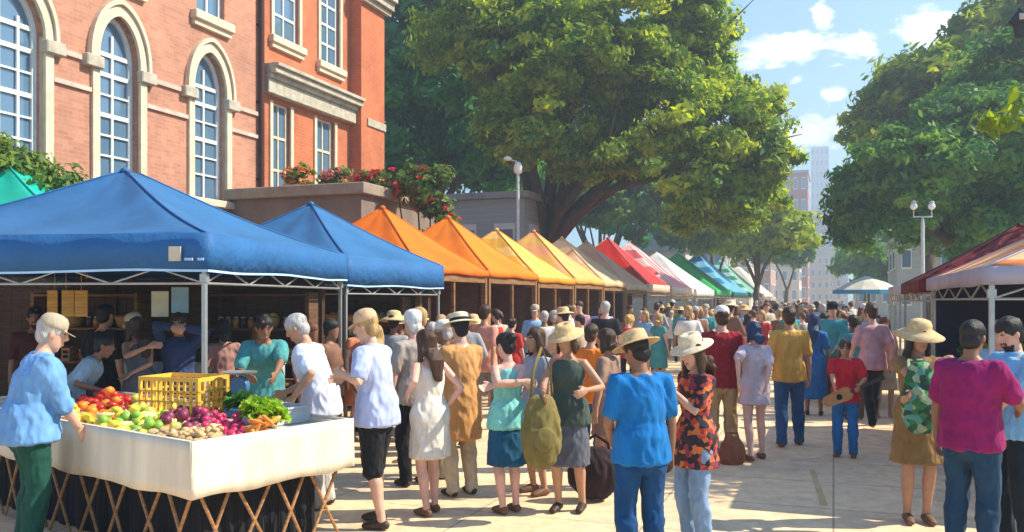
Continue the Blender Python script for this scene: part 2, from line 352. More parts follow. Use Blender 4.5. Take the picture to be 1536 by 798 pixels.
def make_person(label, pos, face=0, h=1.75, lod=0, fem=False, lean=0, twist=0, head=(0, 0), hands=None, whands=None, feet=None, girth=1.,
                sk='tan', hair=('short', 'brown'), hat=None, top=None, bottom=None, shoes=True, group=None, beard=False, extra=None):
    """top = (kind, material, sleeve, hem z); bottom = (kind, material); whands = hand targets as world points"""
    root = empty('person', (pos[0], pos[1], 0), -R(face), label, 'person', group)
    k = h/1.75; root.scale = (k, k, k)
    Mi = (Matrix.Translation((pos[0], pos[1], 0)) @ Matrix.Rotation(-R(face), 4, 'Z') @ Matrix.Scale(k, 4)).inverted()
    hd = dict(hands or {})
    for s, p in (whands or {}).items(): hd[s] = Mi @ Vector(p)
    S = skeleton(lean, twist, hd, feet, girth, fem)
    M = head_frame(S, head[0], head[1])
    n = (14, 12, 10)[lod]; vb = (.0088, .012, .02)[lod]; vc = (.012, .015, .022)[lod]
    # ---- body: one continuous surface
    bm = bmesh.new()
    tube(bm, [p for p, a, b in S['torso']], [(a, b) for p, a, b in S['torso']], n+4, ref=(1, 0, 0))
    tube(bm, S['neck'], [.058 if not fem else .048, .052 if not fem else .043, .05 if not fem else .042], n)
    head_geo(bm, M, lod)
    for s in (-1, 1):
        arm_tube(bm, S, s, n=n); hand_geo(bm, S, s, lod); leg_tube(bm, S, s, n=n)
        an = S['legs'][s][2]; tube(bm, [an+Vector((0, -.03, -.055)), an+Vector((0, .05, -.045)), an+Vector((s*.012, .13, -.06))], [(.032, .028), (.036, .028), (.036, .018)], 10, ref=(1, 0, 0))
    Minv = M.inverted()
    def paint(me, Minv=Minv, beard=beard, fem=fem):
        idx = []
        for p in me.polygons:
            q = Minv @ p.center; m_ = 0
            if q.y > .06:
                ax = abs(q.x)
                if (ax-.031)**2/.012**2+(q.z-.017)**2/.0065**2 < 1: m_ = 1
                elif ax < .042 and ax > .016 and abs(q.z-.041) < .0045: m_ = 3
                elif ax < .024 and abs(q.z+.07) < .009: m_ = 2
            if beard and q.y > .02 and -.14 < q.z < -.05-.25*abs(q.x)*0+.0 and m_ == 0 and (q.z < -.078 or abs(q.x) < .034): m_ = 3
            idx.append(m_)
        me.polygons.foreach_set('material_index', idx)
    remesh('body', bm, [skin(sk), EYE, LIP, hairm(hair[1])], root, vb, 2, post=paint if lod < 2 else None)
    # ---- hair and hat
    if hair[0] != 'bald': remesh('hair', hair_geo(hair[0], M, S, lod), hairm(hair[1]), root, .011 if lod < 2 else .02, 1, wr=.012 if lod < 2 else 0)
    if hat:
        o = obj('hat', hat_geo(hat[0], M), hat[1], root, True)
        if len(hat) > 2 and lod < 2:
            T = M @ Matrix.Translation((0, -.01, .06)) @ Matrix.Rotation(R(-6), 4, 'X')
            b_ = bmesh.new(); lathe(b_, [(.096, .012), (.101, .012), (.099, .04), (.093, .04)], 28, T, sx=.97, sy=1.1, closed=True); obj('hat_band', b_, hat[2], o, True)
    # ---- clothes
    g0 = .014 if lod < 2 else .02
    if top:
        kind, m_, slv, hem = top
        bm = bmesh.new(); T = S['torso']
        b = S['bend']
        zs = [.84, .90, .96, 1.03, 1.12, 1.2, 1.28, 1.36, 1.42, 1.455]
        rings = [(p, a+g0+(.018 if kind == 'loose' or z < 1.12 else 0), c+g0+(.02 if kind == 'loose' or z < 1.12 else 0)) for z, (p, a, c) in zip(zs, T) if z >= hem-.001]
        if .8 < hem < .85 and kind != 'dress':
            hx, hy = T[1][1]+g0, T[1][2]+g0
            rings[0] = (Vector((0, 0, .835)), hx+.038, hy+.042); rings[1] = (rings[1][0], hx+.034, hy+.038); rings[2] = (rings[2][0], max(rings[2][1], hx+.02), max(rings[2][2], hy+.026)); rings[3] = (rings[3][0], rings[3][1]+.006, rings[3][2]+.01)
        if hem < .84:
            zz = hem; x0, y0 = T[1][1]+g0+.01, T[1][2]+g0+.03
            fl = 1.18 if kind == 'dress' else 1.08
            low = [(Vector((0, 0, zz)), x0*fl, y0*fl), (Vector((0, 0, zz*.5+.42)), x0*(1+fl)/2, y0*(1+fl)/2)]
            rings = low+[(p, max(a, x0*.97 if i < 2 else a), max(c, y0*.97 if i < 2 else c)) for i, (p, a, c) in enumerate(rings)]
        if kind == 'tank': rings = rings[:-1]; p, a, c = rings[-1]; rings[-1] = (p, a*.82, c)
        else: p, a, c = rings[-1]; rings[-1] = (p, a*.9, c*.95)
        tube(bm, [p for p, a, c in rings], [(a, c) for p, a, c in rings], n+6, ref=(1, 0, 0), cap=.05 if hem < .84 else .12)
        if slv:
            for s in (-1, 1): arm_tube(bm, S, s, inf=.012 if slv == 1. else .016, end=slv, n=n, flare=.0 if slv == 1. else .02)
        nm = {'dress': 'dress', 'coat': 'coat', 'tank': 'sleeveless_top'}.get(kind, 'shirt')
        o = remesh(nm, bm, m_, root, vc, 4, wr=.024 if lod < 2 else 0)
        if kind in ('tee', 'loose') and lod == 0:
            b_ = bmesh.new(); c0 = b((0, -.002, 1.445)); c1 = b((0, .004, 1.475)); t = (c1-c0).normalized()
            lathe(b_, [(.082, -.012), (.086, -.004), (.074, .014), (.068, .014)], 24, Matrix.Translation(c0) @ t.to_track_quat('Z', 'Y').to_matrix().to_4x4(), sx=1.05, sy=.9, closed=True); obj('neckband', b_, m_, o, True)
        if kind == 'collar' and lod < 2:
            b_ = bmesh.new(); c0 = b((0, -.0, 1.455)); c1 = b((0, .0, 1.49))
            rr = .07 if not fem else .06
            t = (c1-c0).normalized(); MM = Matrix.Translation(c0) @ t.to_track_quat('Z', 'Y').to_matrix().to_4x4()
            lathe(b_, [(rr+.012, -.01), (rr+.002, .034), (rr-.006, .036), (rr+.002, -.01)], 20, MM, closed=True); obj('collar', b_, m_, o, True)
    if bottom:
        kind, m_ = bottom[:2]; bm = bmesh.new(); T = S['torso']
        wz = bottom[2] if len(bottom) > 2 else None
        if kind == 'skirt':
            x0, y0 = T[1][1]+g0, T[1][2]+g0+.012; z0 = wz or .52
            tube(bm, [(0, 0, z0), (0, 0, (z0+.88)/2), T[1][0], T[2][0], T[3][0]], [(x0*1.16, y0*1.3), (x0*1.1, y0*1.18), (x0, y0), (T[2][1]+g0, T[2][2]+g0), (T[3][1]+.008, T[3][2]+.008)], n+6, ref=(1, 0, 0), cap=.05)
        else:
            tube(bm, [(0, 0, .83), T[1][0], T[2][0], T[3][0]], [(T[0][1]*1.06, T[0][2]*1.16), (T[1][1]+.016, T[1][2]+.024), (T[2][1]+.014, T[2][2]+.02), (T[3][1]+.01, T[3][2]+.012)], n+6, ref=(1, 0, 0))
            for s in (-1, 1): leg_tube(bm, S, s, inf=.013 if kind != 'shorts' else .02, end={'trousers': 'ankle', 'shorts': 'knee', 'briefs': 'short'}[kind], n=n, flare=.012)
        o = remesh({'skirt': 'skirt', 'trousers': 'trousers', 'shorts': 'shorts', 'briefs': 'shorts'}[kind], bm, m_, root, vc, 3, wr=.024 if lod < 2 else 0)
        if lod == 0 and kind != 'skirt' and top and top[3] >= .95:
            b_ = bmesh.new(); c0 = T[2][0]+Vector((0, 0, .045)); lathe(b_, [(1, 0), (1.03, 0), (1.03, .032), (1, .032)], 24, Matrix.Translation(c0) @ Matrix.Diagonal((T[2][1]+.012, T[2][2]+.012, 1, 1)), closed=True); obj('belt', b_, LEATHER, o, True)
    if lod == 0 and bottom and bottom[0] == 'trousers' and 'jean' in bottom[1].name:
        for s in (-1, 1):
            b_ = bmesh.new(); g_ = [(-.055, .055), (.055, .055), (.055, -.03), (0, -.065), (-.055, -.03)]
            prism(b_, g_, -.012, .012); bmesh.ops.rotate(b_, verts=b_.verts, cent=(0, 0, 0), matrix=Matrix.Rotation(R(s*24), 3, 'Z') @ Matrix.Rotation(R(-6), 3, 'X')); bmesh.ops.translate(b_, verts=b_.verts, vec=(s*.082, -(S['torso'][1][2]+.012), .855)); obj('pocket', b_, bottom[1], o)
    if shoes and lod < 2:
        sm = shoes if not isinstance(shoes, bool) else LEATHER
        for s in (-1, 1):
            an = S['legs'][s][2]; bm = bmesh.new()
            tube(bm, [an+Vector((0, -.045, -.048)), an+Vector((0, .0, -.035)), an+Vector((s*.006, .08, -.045)), an+Vector((s*.014, .155, -.058))], [(.036, .034), (.04, .048), (.044, .038), (.038, .024)], 12, ref=(1, 0, 0))
            remesh('shoe', bm, sm, root, .012, 2)
    root['_S'] = 0; del root['_S']
    return root, S, M
# ---------------------------------------------------------------- world, sun, camera
cam = bpy.data.objects.new('camera', bpy.data.cameras.new('camera')); COL.objects.link(cam); SC.camera = cam
cam.location = (0, 0, CZ); cam.rotation_euler = (R(90), 0, 0)
cam.data.sensor_width = 36; cam.data.lens = F/1536*36; cam.data.shift_y = (HY-399)/1536; cam.data.clip_end = 3000
SUN_AZ, SUN_EL = 88.0, 43.0       # azimuth from the view direction towards the right
sd = Vector((math.sin(R(SUN_AZ))*math.cos(R(SUN_EL)), math.cos(R(SUN_AZ))*math.cos(R(SUN_EL)), math.sin(R(SUN_EL))))
sun = bpy.data.objects.new('sun', bpy.data.lights.new('sun', 'SUN')); COL.objects.link(sun)
sun.data.energy = 5.0; sun.data.angle = R(.6); sun.data.color = (1, .9, .72); sun.rotation_euler = sd.to_track_quat('Z', 'Y').to_euler()
w = bpy.data.worlds.new('World'); SC.world = w; w.use_nodes = True; nt = w.node_tree; bg = nt.nodes['Background']
sky = nt.nodes.new('ShaderNodeTexSky'); sky.sky_type = 'NISHITA'; sky.sun_disc = False
sky.sun_elevation = R(SUN_EL); sky.sun_rotation = R(SUN_AZ); sky.air_density = 1.0; sky.dust_density = .3; sky.ozone_density = 2.5
tc = nt.nodes.new('ShaderNodeTexCoord')
def wm(op, a, b=None, clamp=False):
    n = nt.nodes.new('ShaderNodeMath'); n.operation = op; n.use_clamp = clamp
    for i, v in enumerate((a, b)):
        if v is None: continue
        if isinstance(v, (int, float)): n.inputs[i].default_value = v
        else: nt.links.new(v, n.inputs[i])
    return n.outputs[0]
sp = nt.nodes.new('ShaderNodeSeparateXYZ'); nt.links.new(tc.outputs['Generated'], sp.inputs[0])
azi = wm('ARCTAN2', sp.outputs[0], sp.outputs[1]); ele = wm('ARCSINE', sp.outputs[2])
nz = nt.nodes.new('ShaderNodeTexNoise'); nz.inputs['Scale'].default_value = 17; nz.inputs['Detail'].default_value = 8; nz.inputs['Roughness'].default_value = .66
mp = nt.nodes.new('ShaderNodeMapping'); mp.inputs['Scale'].default_value = (1, 1, 2.2); nt.links.new(tc.outputs['Generated'], mp.inputs[0]); nt.links.new(mp.outputs[0], nz.inputs['Vector'])
tot = None
# cumulus banks: azimuth, elevation, half width, half height (degrees), strength
for a_, e_, wa, we, s_ in ((17.6, 15.6, 3.3, 1.1, 1), (19.7, 17.3, .8, 1.5, 1), (21.8, 15.2, 2.3, 1.0, 1), (25.6, 15.6, 2.2, 1.5, 1.05), (18.3, 13.6, .8, .5, .8), (20.4, 12.6, 1.0, .4, .8),
                     (19.2, 9.9, 2.8, 1.5, .95), (19.0, 6.5, 4.5, 2.4, .55), (30, 17, 3, 1.6, .9), (-5, 26, 6, 2.5, .9), (45, 20, 8, 3, .9), (-60, 18, 12, 4, .9), (100, 15, 14, 5, .9), (180, 20, 30, 6, .9)):
    dx = wm('DIVIDE', wm('SUBTRACT', azi, R(a_)), R(wa)); dy = wm('DIVIDE', wm('SUBTRACT', ele, R(e_)), R(we))
    q = wm('SUBTRACT', s_, wm('SQRT', wm('ADD', wm('MULTIPLY', dx, dx), wm('MULTIPLY', dy, dy))))
    q = wm('MULTIPLY', q, 1.0)
    tot = q if tot is None else wm('MAXIMUM', tot, q)
den = wm('ADD', wm('SUBTRACT', wm('MULTIPLY', tot, 1.0), .12), wm('MULTIPLY', wm('SUBTRACT', nz.outputs['Fac'], .5), 4.2))
den = wm('MULTIPLY', den, 2.2, True)
mx = nt.nodes.new('ShaderNodeMix'); mx.data_type = 'RGBA'; nt.links.new(wm('MULTIPLY', den, .9), mx.inputs[0])
tn = nt.nodes.new('ShaderNodeMix'); tn.data_type = 'RGBA'; tn.blend_type = 'MULTIPLY'; tn.inputs[0].default_value = 1
nt.links.new(sky.outputs[0], tn.inputs[6]); tn.inputs[7].default_value = (.70, 1.0, 1.16, 1)
nt.links.new(tn.outputs[2], mx.inputs[6]); mx.inputs[7].default_value = (8.8, 8.8, 8.9, 1)
nt.links.new(mx.outputs[2], bg.inputs[0]); bg.inputs[1].default_value = .105
v = SC.view_settings; v.view_transform = 'Standard'; v.look = 'None'; v.exposure = 1.05; v.gamma = 1; v.use_curve_mapping = False
SC.render.engine = 'CYCLES'; SC.cycles.use_denoising = True; SC.cycles.max_bounces = 6; SC.cycles.transparent_max_bounces = 8
SC.cycles.volume_bounces = 0; SC.cycles.sample_clamp_indirect = 6; SC.cycles.caustics_reflective = False; SC.cycles.caustics_refractive = False

# ---------------------------------------------------------------- ground
def ground_mats():
    m, nt, b = nodes('sandy_paving')
    t = nt.nodes.new('ShaderNodeTexCoord'); mp = nt.nodes.new('ShaderNodeMapping'); mp.inputs['Rotation'].default_value = (0, 0, R(ST))
    br = nt.nodes.new('ShaderNodeTexBrick'); br.inputs['Scale'].default_value = 1; br.offset = .0
    br.inputs['Brick Width'].default_value = 1.5; br.inputs['Row Height'].default_value = 1.2; br.inputs['Mortar Size'].default_value = .012; br.inputs['Mortar Smooth'].default_value = .6; br.inputs['Bias'].default_value = .1
    br.inputs['Color1'].default_value = (.80, .60, .37, 1); br.inputs['Color2'].default_value = (.70, .54, .35, 1); br.inputs['Mortar'].default_value = (.36, .29, .2, 1)
    nt.links.new(t.outputs['Object'], mp.inputs[0]); nt.links.new(mp.outputs[0], br.inputs['Vector'])
    c1 = ramp(nt, noise_n(nt, .5, 7, rough=.65), (.82, .83, .86), (1.14, 1.1, 1.04), .3, .55)
    c2 = ramp(nt, noise_n(nt, 5, 8, rough=.75), (.72, .70, .68), (1.08, 1.08, 1.08), .3, .62)
    x1 = nt.nodes.new('ShaderNodeMix'); x1.data_type = 'RGBA'; x1.blend_type = 'MULTIPLY'; x1.inputs[0].default_value = 1
    nt.links.new(br.outputs[0], x1.inputs[6]); nt.links.new(c1, x1.inputs[7])
    x2 = nt.nodes.new('ShaderNodeMix'); x2.data_type = 'RGBA'; x2.blend_type = 'MULTIPLY'; x2.inputs[0].default_value = 1
    nt.links.new(x1.outputs[2], x2.inputs[6]); nt.links.new(c2, x2.inputs[7]); nt.links.new(x2.outputs[2], b.inputs['Base Color'])
    b.inputs['Roughness'].default_value = .85; bump(nt, b, noise_n(nt, 60, 5), .4, .008)
    return m
PAVE = ground_mats()
bm = bmesh.new(); s_ = 1500
bmesh.ops.create_grid(bm, x_segments=2, y_segments=2, size=s_)
props(obj('ground', bm, mat('ground_earth', (.22, .2, .14), .95, .3, .3, .3), loc=(0, 0, -.12)), kind='structure')
bm = bmesh.new()
a, b_ = Vector((-1.6, 14.9, 0)), Vector((6.6, 14, 0))
P = [a+NL*6.5-D*30, b_-NL*6-D*30, b_-NL*6+D*330, a+NL*6.5+D*330]
vs = [bm.verts.new(p) for p in P]; bm.faces.new(vs); vs2 = [bm.verts.new(p-Vector((0, 0, .15))) for p in P]
for i in range(4): bm.faces.new((vs[i], vs2[i], vs2[(i+1) % 4], vs[(i+1) % 4]))
props(obj('street', bm, PAVE), kind='structure')
# worn paint mark on the paving
bm = bmesh.new()
A_, B2 = at(1218, 704, 1.9*F/(704-HY)), at(1236, 758, 1.9*F/(758-HY)); A_.z = B2.z = .004
dv = (B2-A_).normalized(); pr = Vector((-dv.y, dv.x, 0))*.03
bm.faces.new([bm.verts.new(q) for q in (A_-pr, A_+pr, B2+pr, B2-pr)])
props(obj('painted_line', bm, mat('yellow_paint', (.6, .43, .2), .9, .2, 3)), kind='structure')

# ---------------------------------------------------------------- brick buildings
L0 = 14.0
def s_of(px, L=L0):
    r = (px-CX)/F; return L*(D.y+D.x*r)/(D.x-D.y*r)
def z_of(px, py, L=L0):
    s = s_of(px, L); Y = D.y*s+D.x*L; return CZ+(HY-py)/F*Y
BR1 = brick_mat('brick_salmon', (.49, .235, .15), (.40, .18, .115), (.45, .26, .18))
BR2 = brick_mat('brick_orange', (.52, .15, .06), (.47, .12, .045), (.45, .2, .1))
STONE = mat('cream_stone', (.62, .52, .38), .8, .14, 4, .3, .01); STONE2 = mat('grey_stone', (.42, .38, .3), .85, .25, 5, .4, .012)
FRAME = mat('white_frame', (.66, .68, .66), .5, .08, 9, 0)
m, nt2, b = nodes('window_glass'); b.inputs['Base Color'].default_value = (.09, .17, .26, 1); b.inputs['Roughness'].default_value = .06; b.inputs['Specular IOR Level'].default_value = 1.0
b.inputs['Coat Weight'].default_value = .6; bump(nt2, b, noise_n(nt2, 1.5, 2), .12, .02); GLASS = m
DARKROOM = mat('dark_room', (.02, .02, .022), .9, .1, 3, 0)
def gothic(cx, z0, zs, za, w, n=10):       # pointed arch outline: sill, spring, apex
    h = za-zs; hw = w/2; pts = [(cx-hw, z0), (cx-hw, zs)]
    for i in range(1, n+1):
        t = i/n; pts.append((cx-hw*(1-t)**.55 if False else cx-hw+hw*(1-math.cos(t*math.pi/2*.92))/(1-math.cos(math.pi/2*.92)), zs+h*math.sin(t*math.pi/2*.92)/math.sin(math.pi/2*.92)))
    pts += [(2*cx-x, z) for x, z in pts[-2::-1]]
    return pts
def wall_with_holes(bm, rect, holes, y0, y1):
    x0, x1, z0, z1 = rect; outer = [(x0, z0), (x1, z0), (x1, z1), (x0, z1)]
    loops = [[Vector((x, z, 0)) for x, z in pl] for pl in [outer]+holes]
    flat = [p for l in loops for p in l]; tri = tessellate_polygon(loops)
    va = [bm.verts.new((p.x, y0, p.y)) for p in flat]; vb = [bm.verts.new((p.x, y1, p.y)) for p in flat]
    for t in tri:
        bm.faces.new([va[i] for i in t]); bm.faces.new([vb[i] for i in t][::-1])
    k = 0
    for l in loops:
        n = len(l)
        for i in range(n): bm.faces.new((va[k+i], va[k+(i+1) % n], vb[k+(i+1) % n], vb[k+i]))
        k += n
def building(label, rz, loc): return empty('brick_building', loc, rz, label, 'building')
RZ = R(90-ST); ORG = NL*L0
b1 = building('salmon brick building with tall pointed arch windows behind the blue tent', RZ, ORG)
SA, SB = 3.0, s_of(392)
arch = [(s_of(8), 1.6), (s_of(178), 1.1), (s_of(314), 1.15)]
ZS = z_of(57, 53)
holes = []; rects = []
for cx, wd in arch: holes.append(gothic(cx, 4.3, ZS, ZS+.95, wd))
top = []
for cx, wd in arch: top.append((cx+.05, 1.0, z_of(320, 28), z_of(320, 28)+2.3))
holes += [[(cx-w/2, z0), (cx+w/2, z0), (cx+w/2, z1), (cx-w/2, z1)] for cx, w, z0, z1 in top]
bm = bmesh.new(); wall_with_holes(bm, (SA, SB, 0, 13.5), holes, 0, .35)
box(bm, SB-.35, SB, .352, 9, 0, 13.5); box(bm, SA, SA+.35, .352, 9, 0, 13.5); box(bm, SA, SB, 9.002, 9.35, 0, 13.5)
obj('wall', bm, BR1, b1)
obj('roof', B(SA-.2, SB+.0, -.25, 9.5, 13.502, 13.9), mat('slate', (.12, .12, .13), .7, .3, 5), b1)
for cx, wd in arch:
    iw = gothic(cx, 4.3, ZS, ZS+.95, wd); ow = gothic(cx, 4.3, ZS, ZS+1.18, wd+.36)
    bm = bmesh.new(); band(bm, iw, ow, -.07, .1)
    o = obj('window_surround', bm, STONE, b1)
    bm = bmesh.new(); hd = gothic(cx, ZS-.05, ZS, ZS+1.29, wd+.54); hi = gothic(cx, ZS-.05, ZS, ZS+1.19, wd+.385)
    band(bm, hi, hd, -.13, .0); obj('hood_mould', bm, STONE, b1)
    for s in (-1, 1):
        bm = bmesh.new(); xx = cx+s*(wd/2+.18); box(bm, xx-.22, xx+.22, -.16, .02, ZS-.3, ZS-.052, bev=.02); obj('impost', bm, STONE2, b1)
    wf = bmesh.new(); band(wf, gothic(cx, 4.34, ZS, ZS+.84, wd-.22), gothic(cx, 4.31, ZS, ZS+.945, wd-.01), .16, .25)
    win = obj('window', wf, FRAME, b1)
    bm = bmesh.new(); prism(bm, gothic(cx, 4.32, ZS, ZS+.86, wd-.2), .215, .225); obj('pane', bm, GLASS, win)
    bm = bmesh.new(); nb = 4 if wd > 1.3 else 2
    for i in range(1, nb): x = cx-wd/2+wd*i/nb; box(bm, x-.028, x+.028, .165, .21, 4.36, ZS+(.55 if i*2 == nb else .3))
    z = 4.9; j = 0
    while z < ZS+.2:
        th = .045 if abs(z-ZS) < .3 or j % 3 == 2 else .02; box(bm, cx-wd/2+.1, cx+wd/2-.1, .168, .207, z-th, z+th); z += .42; j += 1
    obj('mullions', bm, FRAME, win)
    bm = bmesh.new(); box(bm, cx-wd/2-.35, cx+wd/2+.35, -.2, .12, 4.12, 4.295, bev=.02); obj('sill', bm, STONE, win)
    obj('dark_room_sheet', B(cx-wd/2+.1, cx+wd/2-.1, .5, .52, 4.3, ZS+.6), DARKROOM, win)  # near-black sheet stands in for the unlit room behind the pane
for cx, w_, z0, z1 in top:
    wf = bmesh.new()
    for x in (cx-w_/2, cx+w_/2-.08, cx-.03): box(wf, x, x+(.08 if x != cx-.03 else .06), .12, .2, z0, z1)
    for z in (z0, z1-.08, (z0+z1)/2): box(wf, cx-w_/2+.08, cx+w_/2-.08, .125, .195, z, z+.08)
    win = obj('window', wf, FRAME, b1); obj('pane', B(cx-w_/2+.02, cx+w_/2-.02, .165, .175, z0+.02, z1-.02), GLASS, win)
    bm = bmesh.new(); box(bm, cx-w_/2-.2, cx+w_/2+.2, -.18, .1, z0-.22, z0-.004, bev=.02); box(bm, cx-w_/2-.16, cx+w_/2+.16, -.1, .1, z0-.34, z0-.224); obj('sill', bm, STONE, win)
for za, th in ((ZS-.16, .05), (ZS-.75, .045)):
    xs = [SA]+[q for cx, wd in arch for q in ((cx-wd/2-.44, cx+wd/2+.44) if za > ZS-.5 else (cx-wd/2-.2, cx+wd/2+.2))]+[SB]
    for i in range(0, len(xs)-1, 2):
        if xs[i+1]-xs[i] > .1: obj('string_course', B(xs[i]+.002, xs[i+1]-.002, -.06, .0, za-th, za+th), mat('pink_stone', (.6, .42, .34), .85, .2, 5), b1)
bm = bmesh.new(); bar(bm, (SB-.12, -.1, 0), (SB-.12, -.1, 13.4), .075, 10)
for z in range(1, 13, 2): box(bm, SB-.22, SB-.02, -.03, -.001, z, z+.06)
obj('drainpipe', bm, mat('rusty_brown', (.06, .018, .012), .6, .2, 8), b1)

b2 = building('orange brick building with stone balcony ledge next to the dark drainpipe', RZ, ORG)
SE = s_of(560); SP = s_of(527)
def sx(a): return s_of(a)
ZC = z_of(400, 112)
wins = [(sx(410), sx(437), 3.6, ZC-.62), (sx(476), sx(503), 3.6, ZC-.62), (sx(412), sx(450), z_of(430, 62), z_of(430, 62)+2.6), (sx(482), sx(511), z_of(496, 98), z_of(496, 98)+2.4)]
bm = bmesh.new(); wall_with_holes(bm, (SB+.003, SE, 0, 13), [[(a, c), (b, c), (b, d), (a, d)] for a, b, c, d in wins], .05, .4)
box(bm, SE-.35, SE, .402, 8, 0, 13); box(bm, SB+.003, SE, 8.002, 8.3, 0, 13)
obj('wall', bm, BR2, b2); obj('roof', B(SB+.01, SE+.1, -.2, 8.4, 13.002, 13.3), MATS['slate'], b2)
obj('corner_pier', B(SP, SE+.1, -.35, .048, 0, 12.8), BR2, b2)
for a, b, c, d in wins:
    wf = bmesh.new()
    for x, e in ((a, a+.09), (b-.09, b), ((a+b)/2-.025, (a+b)/2+.025)): box(wf, x, e, .14, .22, c, d)
    for k in range(5): z = c+(d-c-.07)*k/4; box(wf, a+.092, b-.092, .145, .215, z, z+.07)
    win = obj('window', wf, STONE if c < 5 else FRAME, b2); obj('pane', B(a+.02, b-.02, .175, .185, c+.02, d-.02), GLASS, win)
    bm = bmesh.new(); box(bm, a-.2, b+.2, -.12, .1, c-.2, c-.004, bev=.015); box(bm, a-.15, b+.15, -.05, .1, c-.32, c-.204); obj('sill', bm, STONE, win)
    for x in (a-.12, b): obj('jamb', B(x, x+.12, -.0, .12, c, d), STONE, win)
bm = bmesh.new()
for y, z0, z1 in ((-.28, ZC-.12, ZC), (-.42, ZC+.002, ZC+.16), (-.5, ZC+.162, ZC+.26), (-.2, ZC-.5, ZC-.122)): box(bm, SB+.05, SP-.05 if y > -.4 else SP+.02, y, .048, z0, z1, bev=.01)
obj('cornice', bm, STONE2, b2)
bm = bmesh.new(); zc2 = z_of(545, 8)
for y, z0, z1 in ((-.5, zc2-.15, zc2), (-.62, zc2+.002, zc2+.25), (-.75, zc2+.252, zc2+.42)): box(bm, SP-.05, SE+.3, y, -.352, z0, z1, bev=.01)
obj('cornice', bm, STONE2, b2)
zq = z_of(547, 188); obj('stone_block', B(SP+.35, SE+.14, -.4, -.352, zq-.12, zq+.12, bev=.01), STONE2, b2)
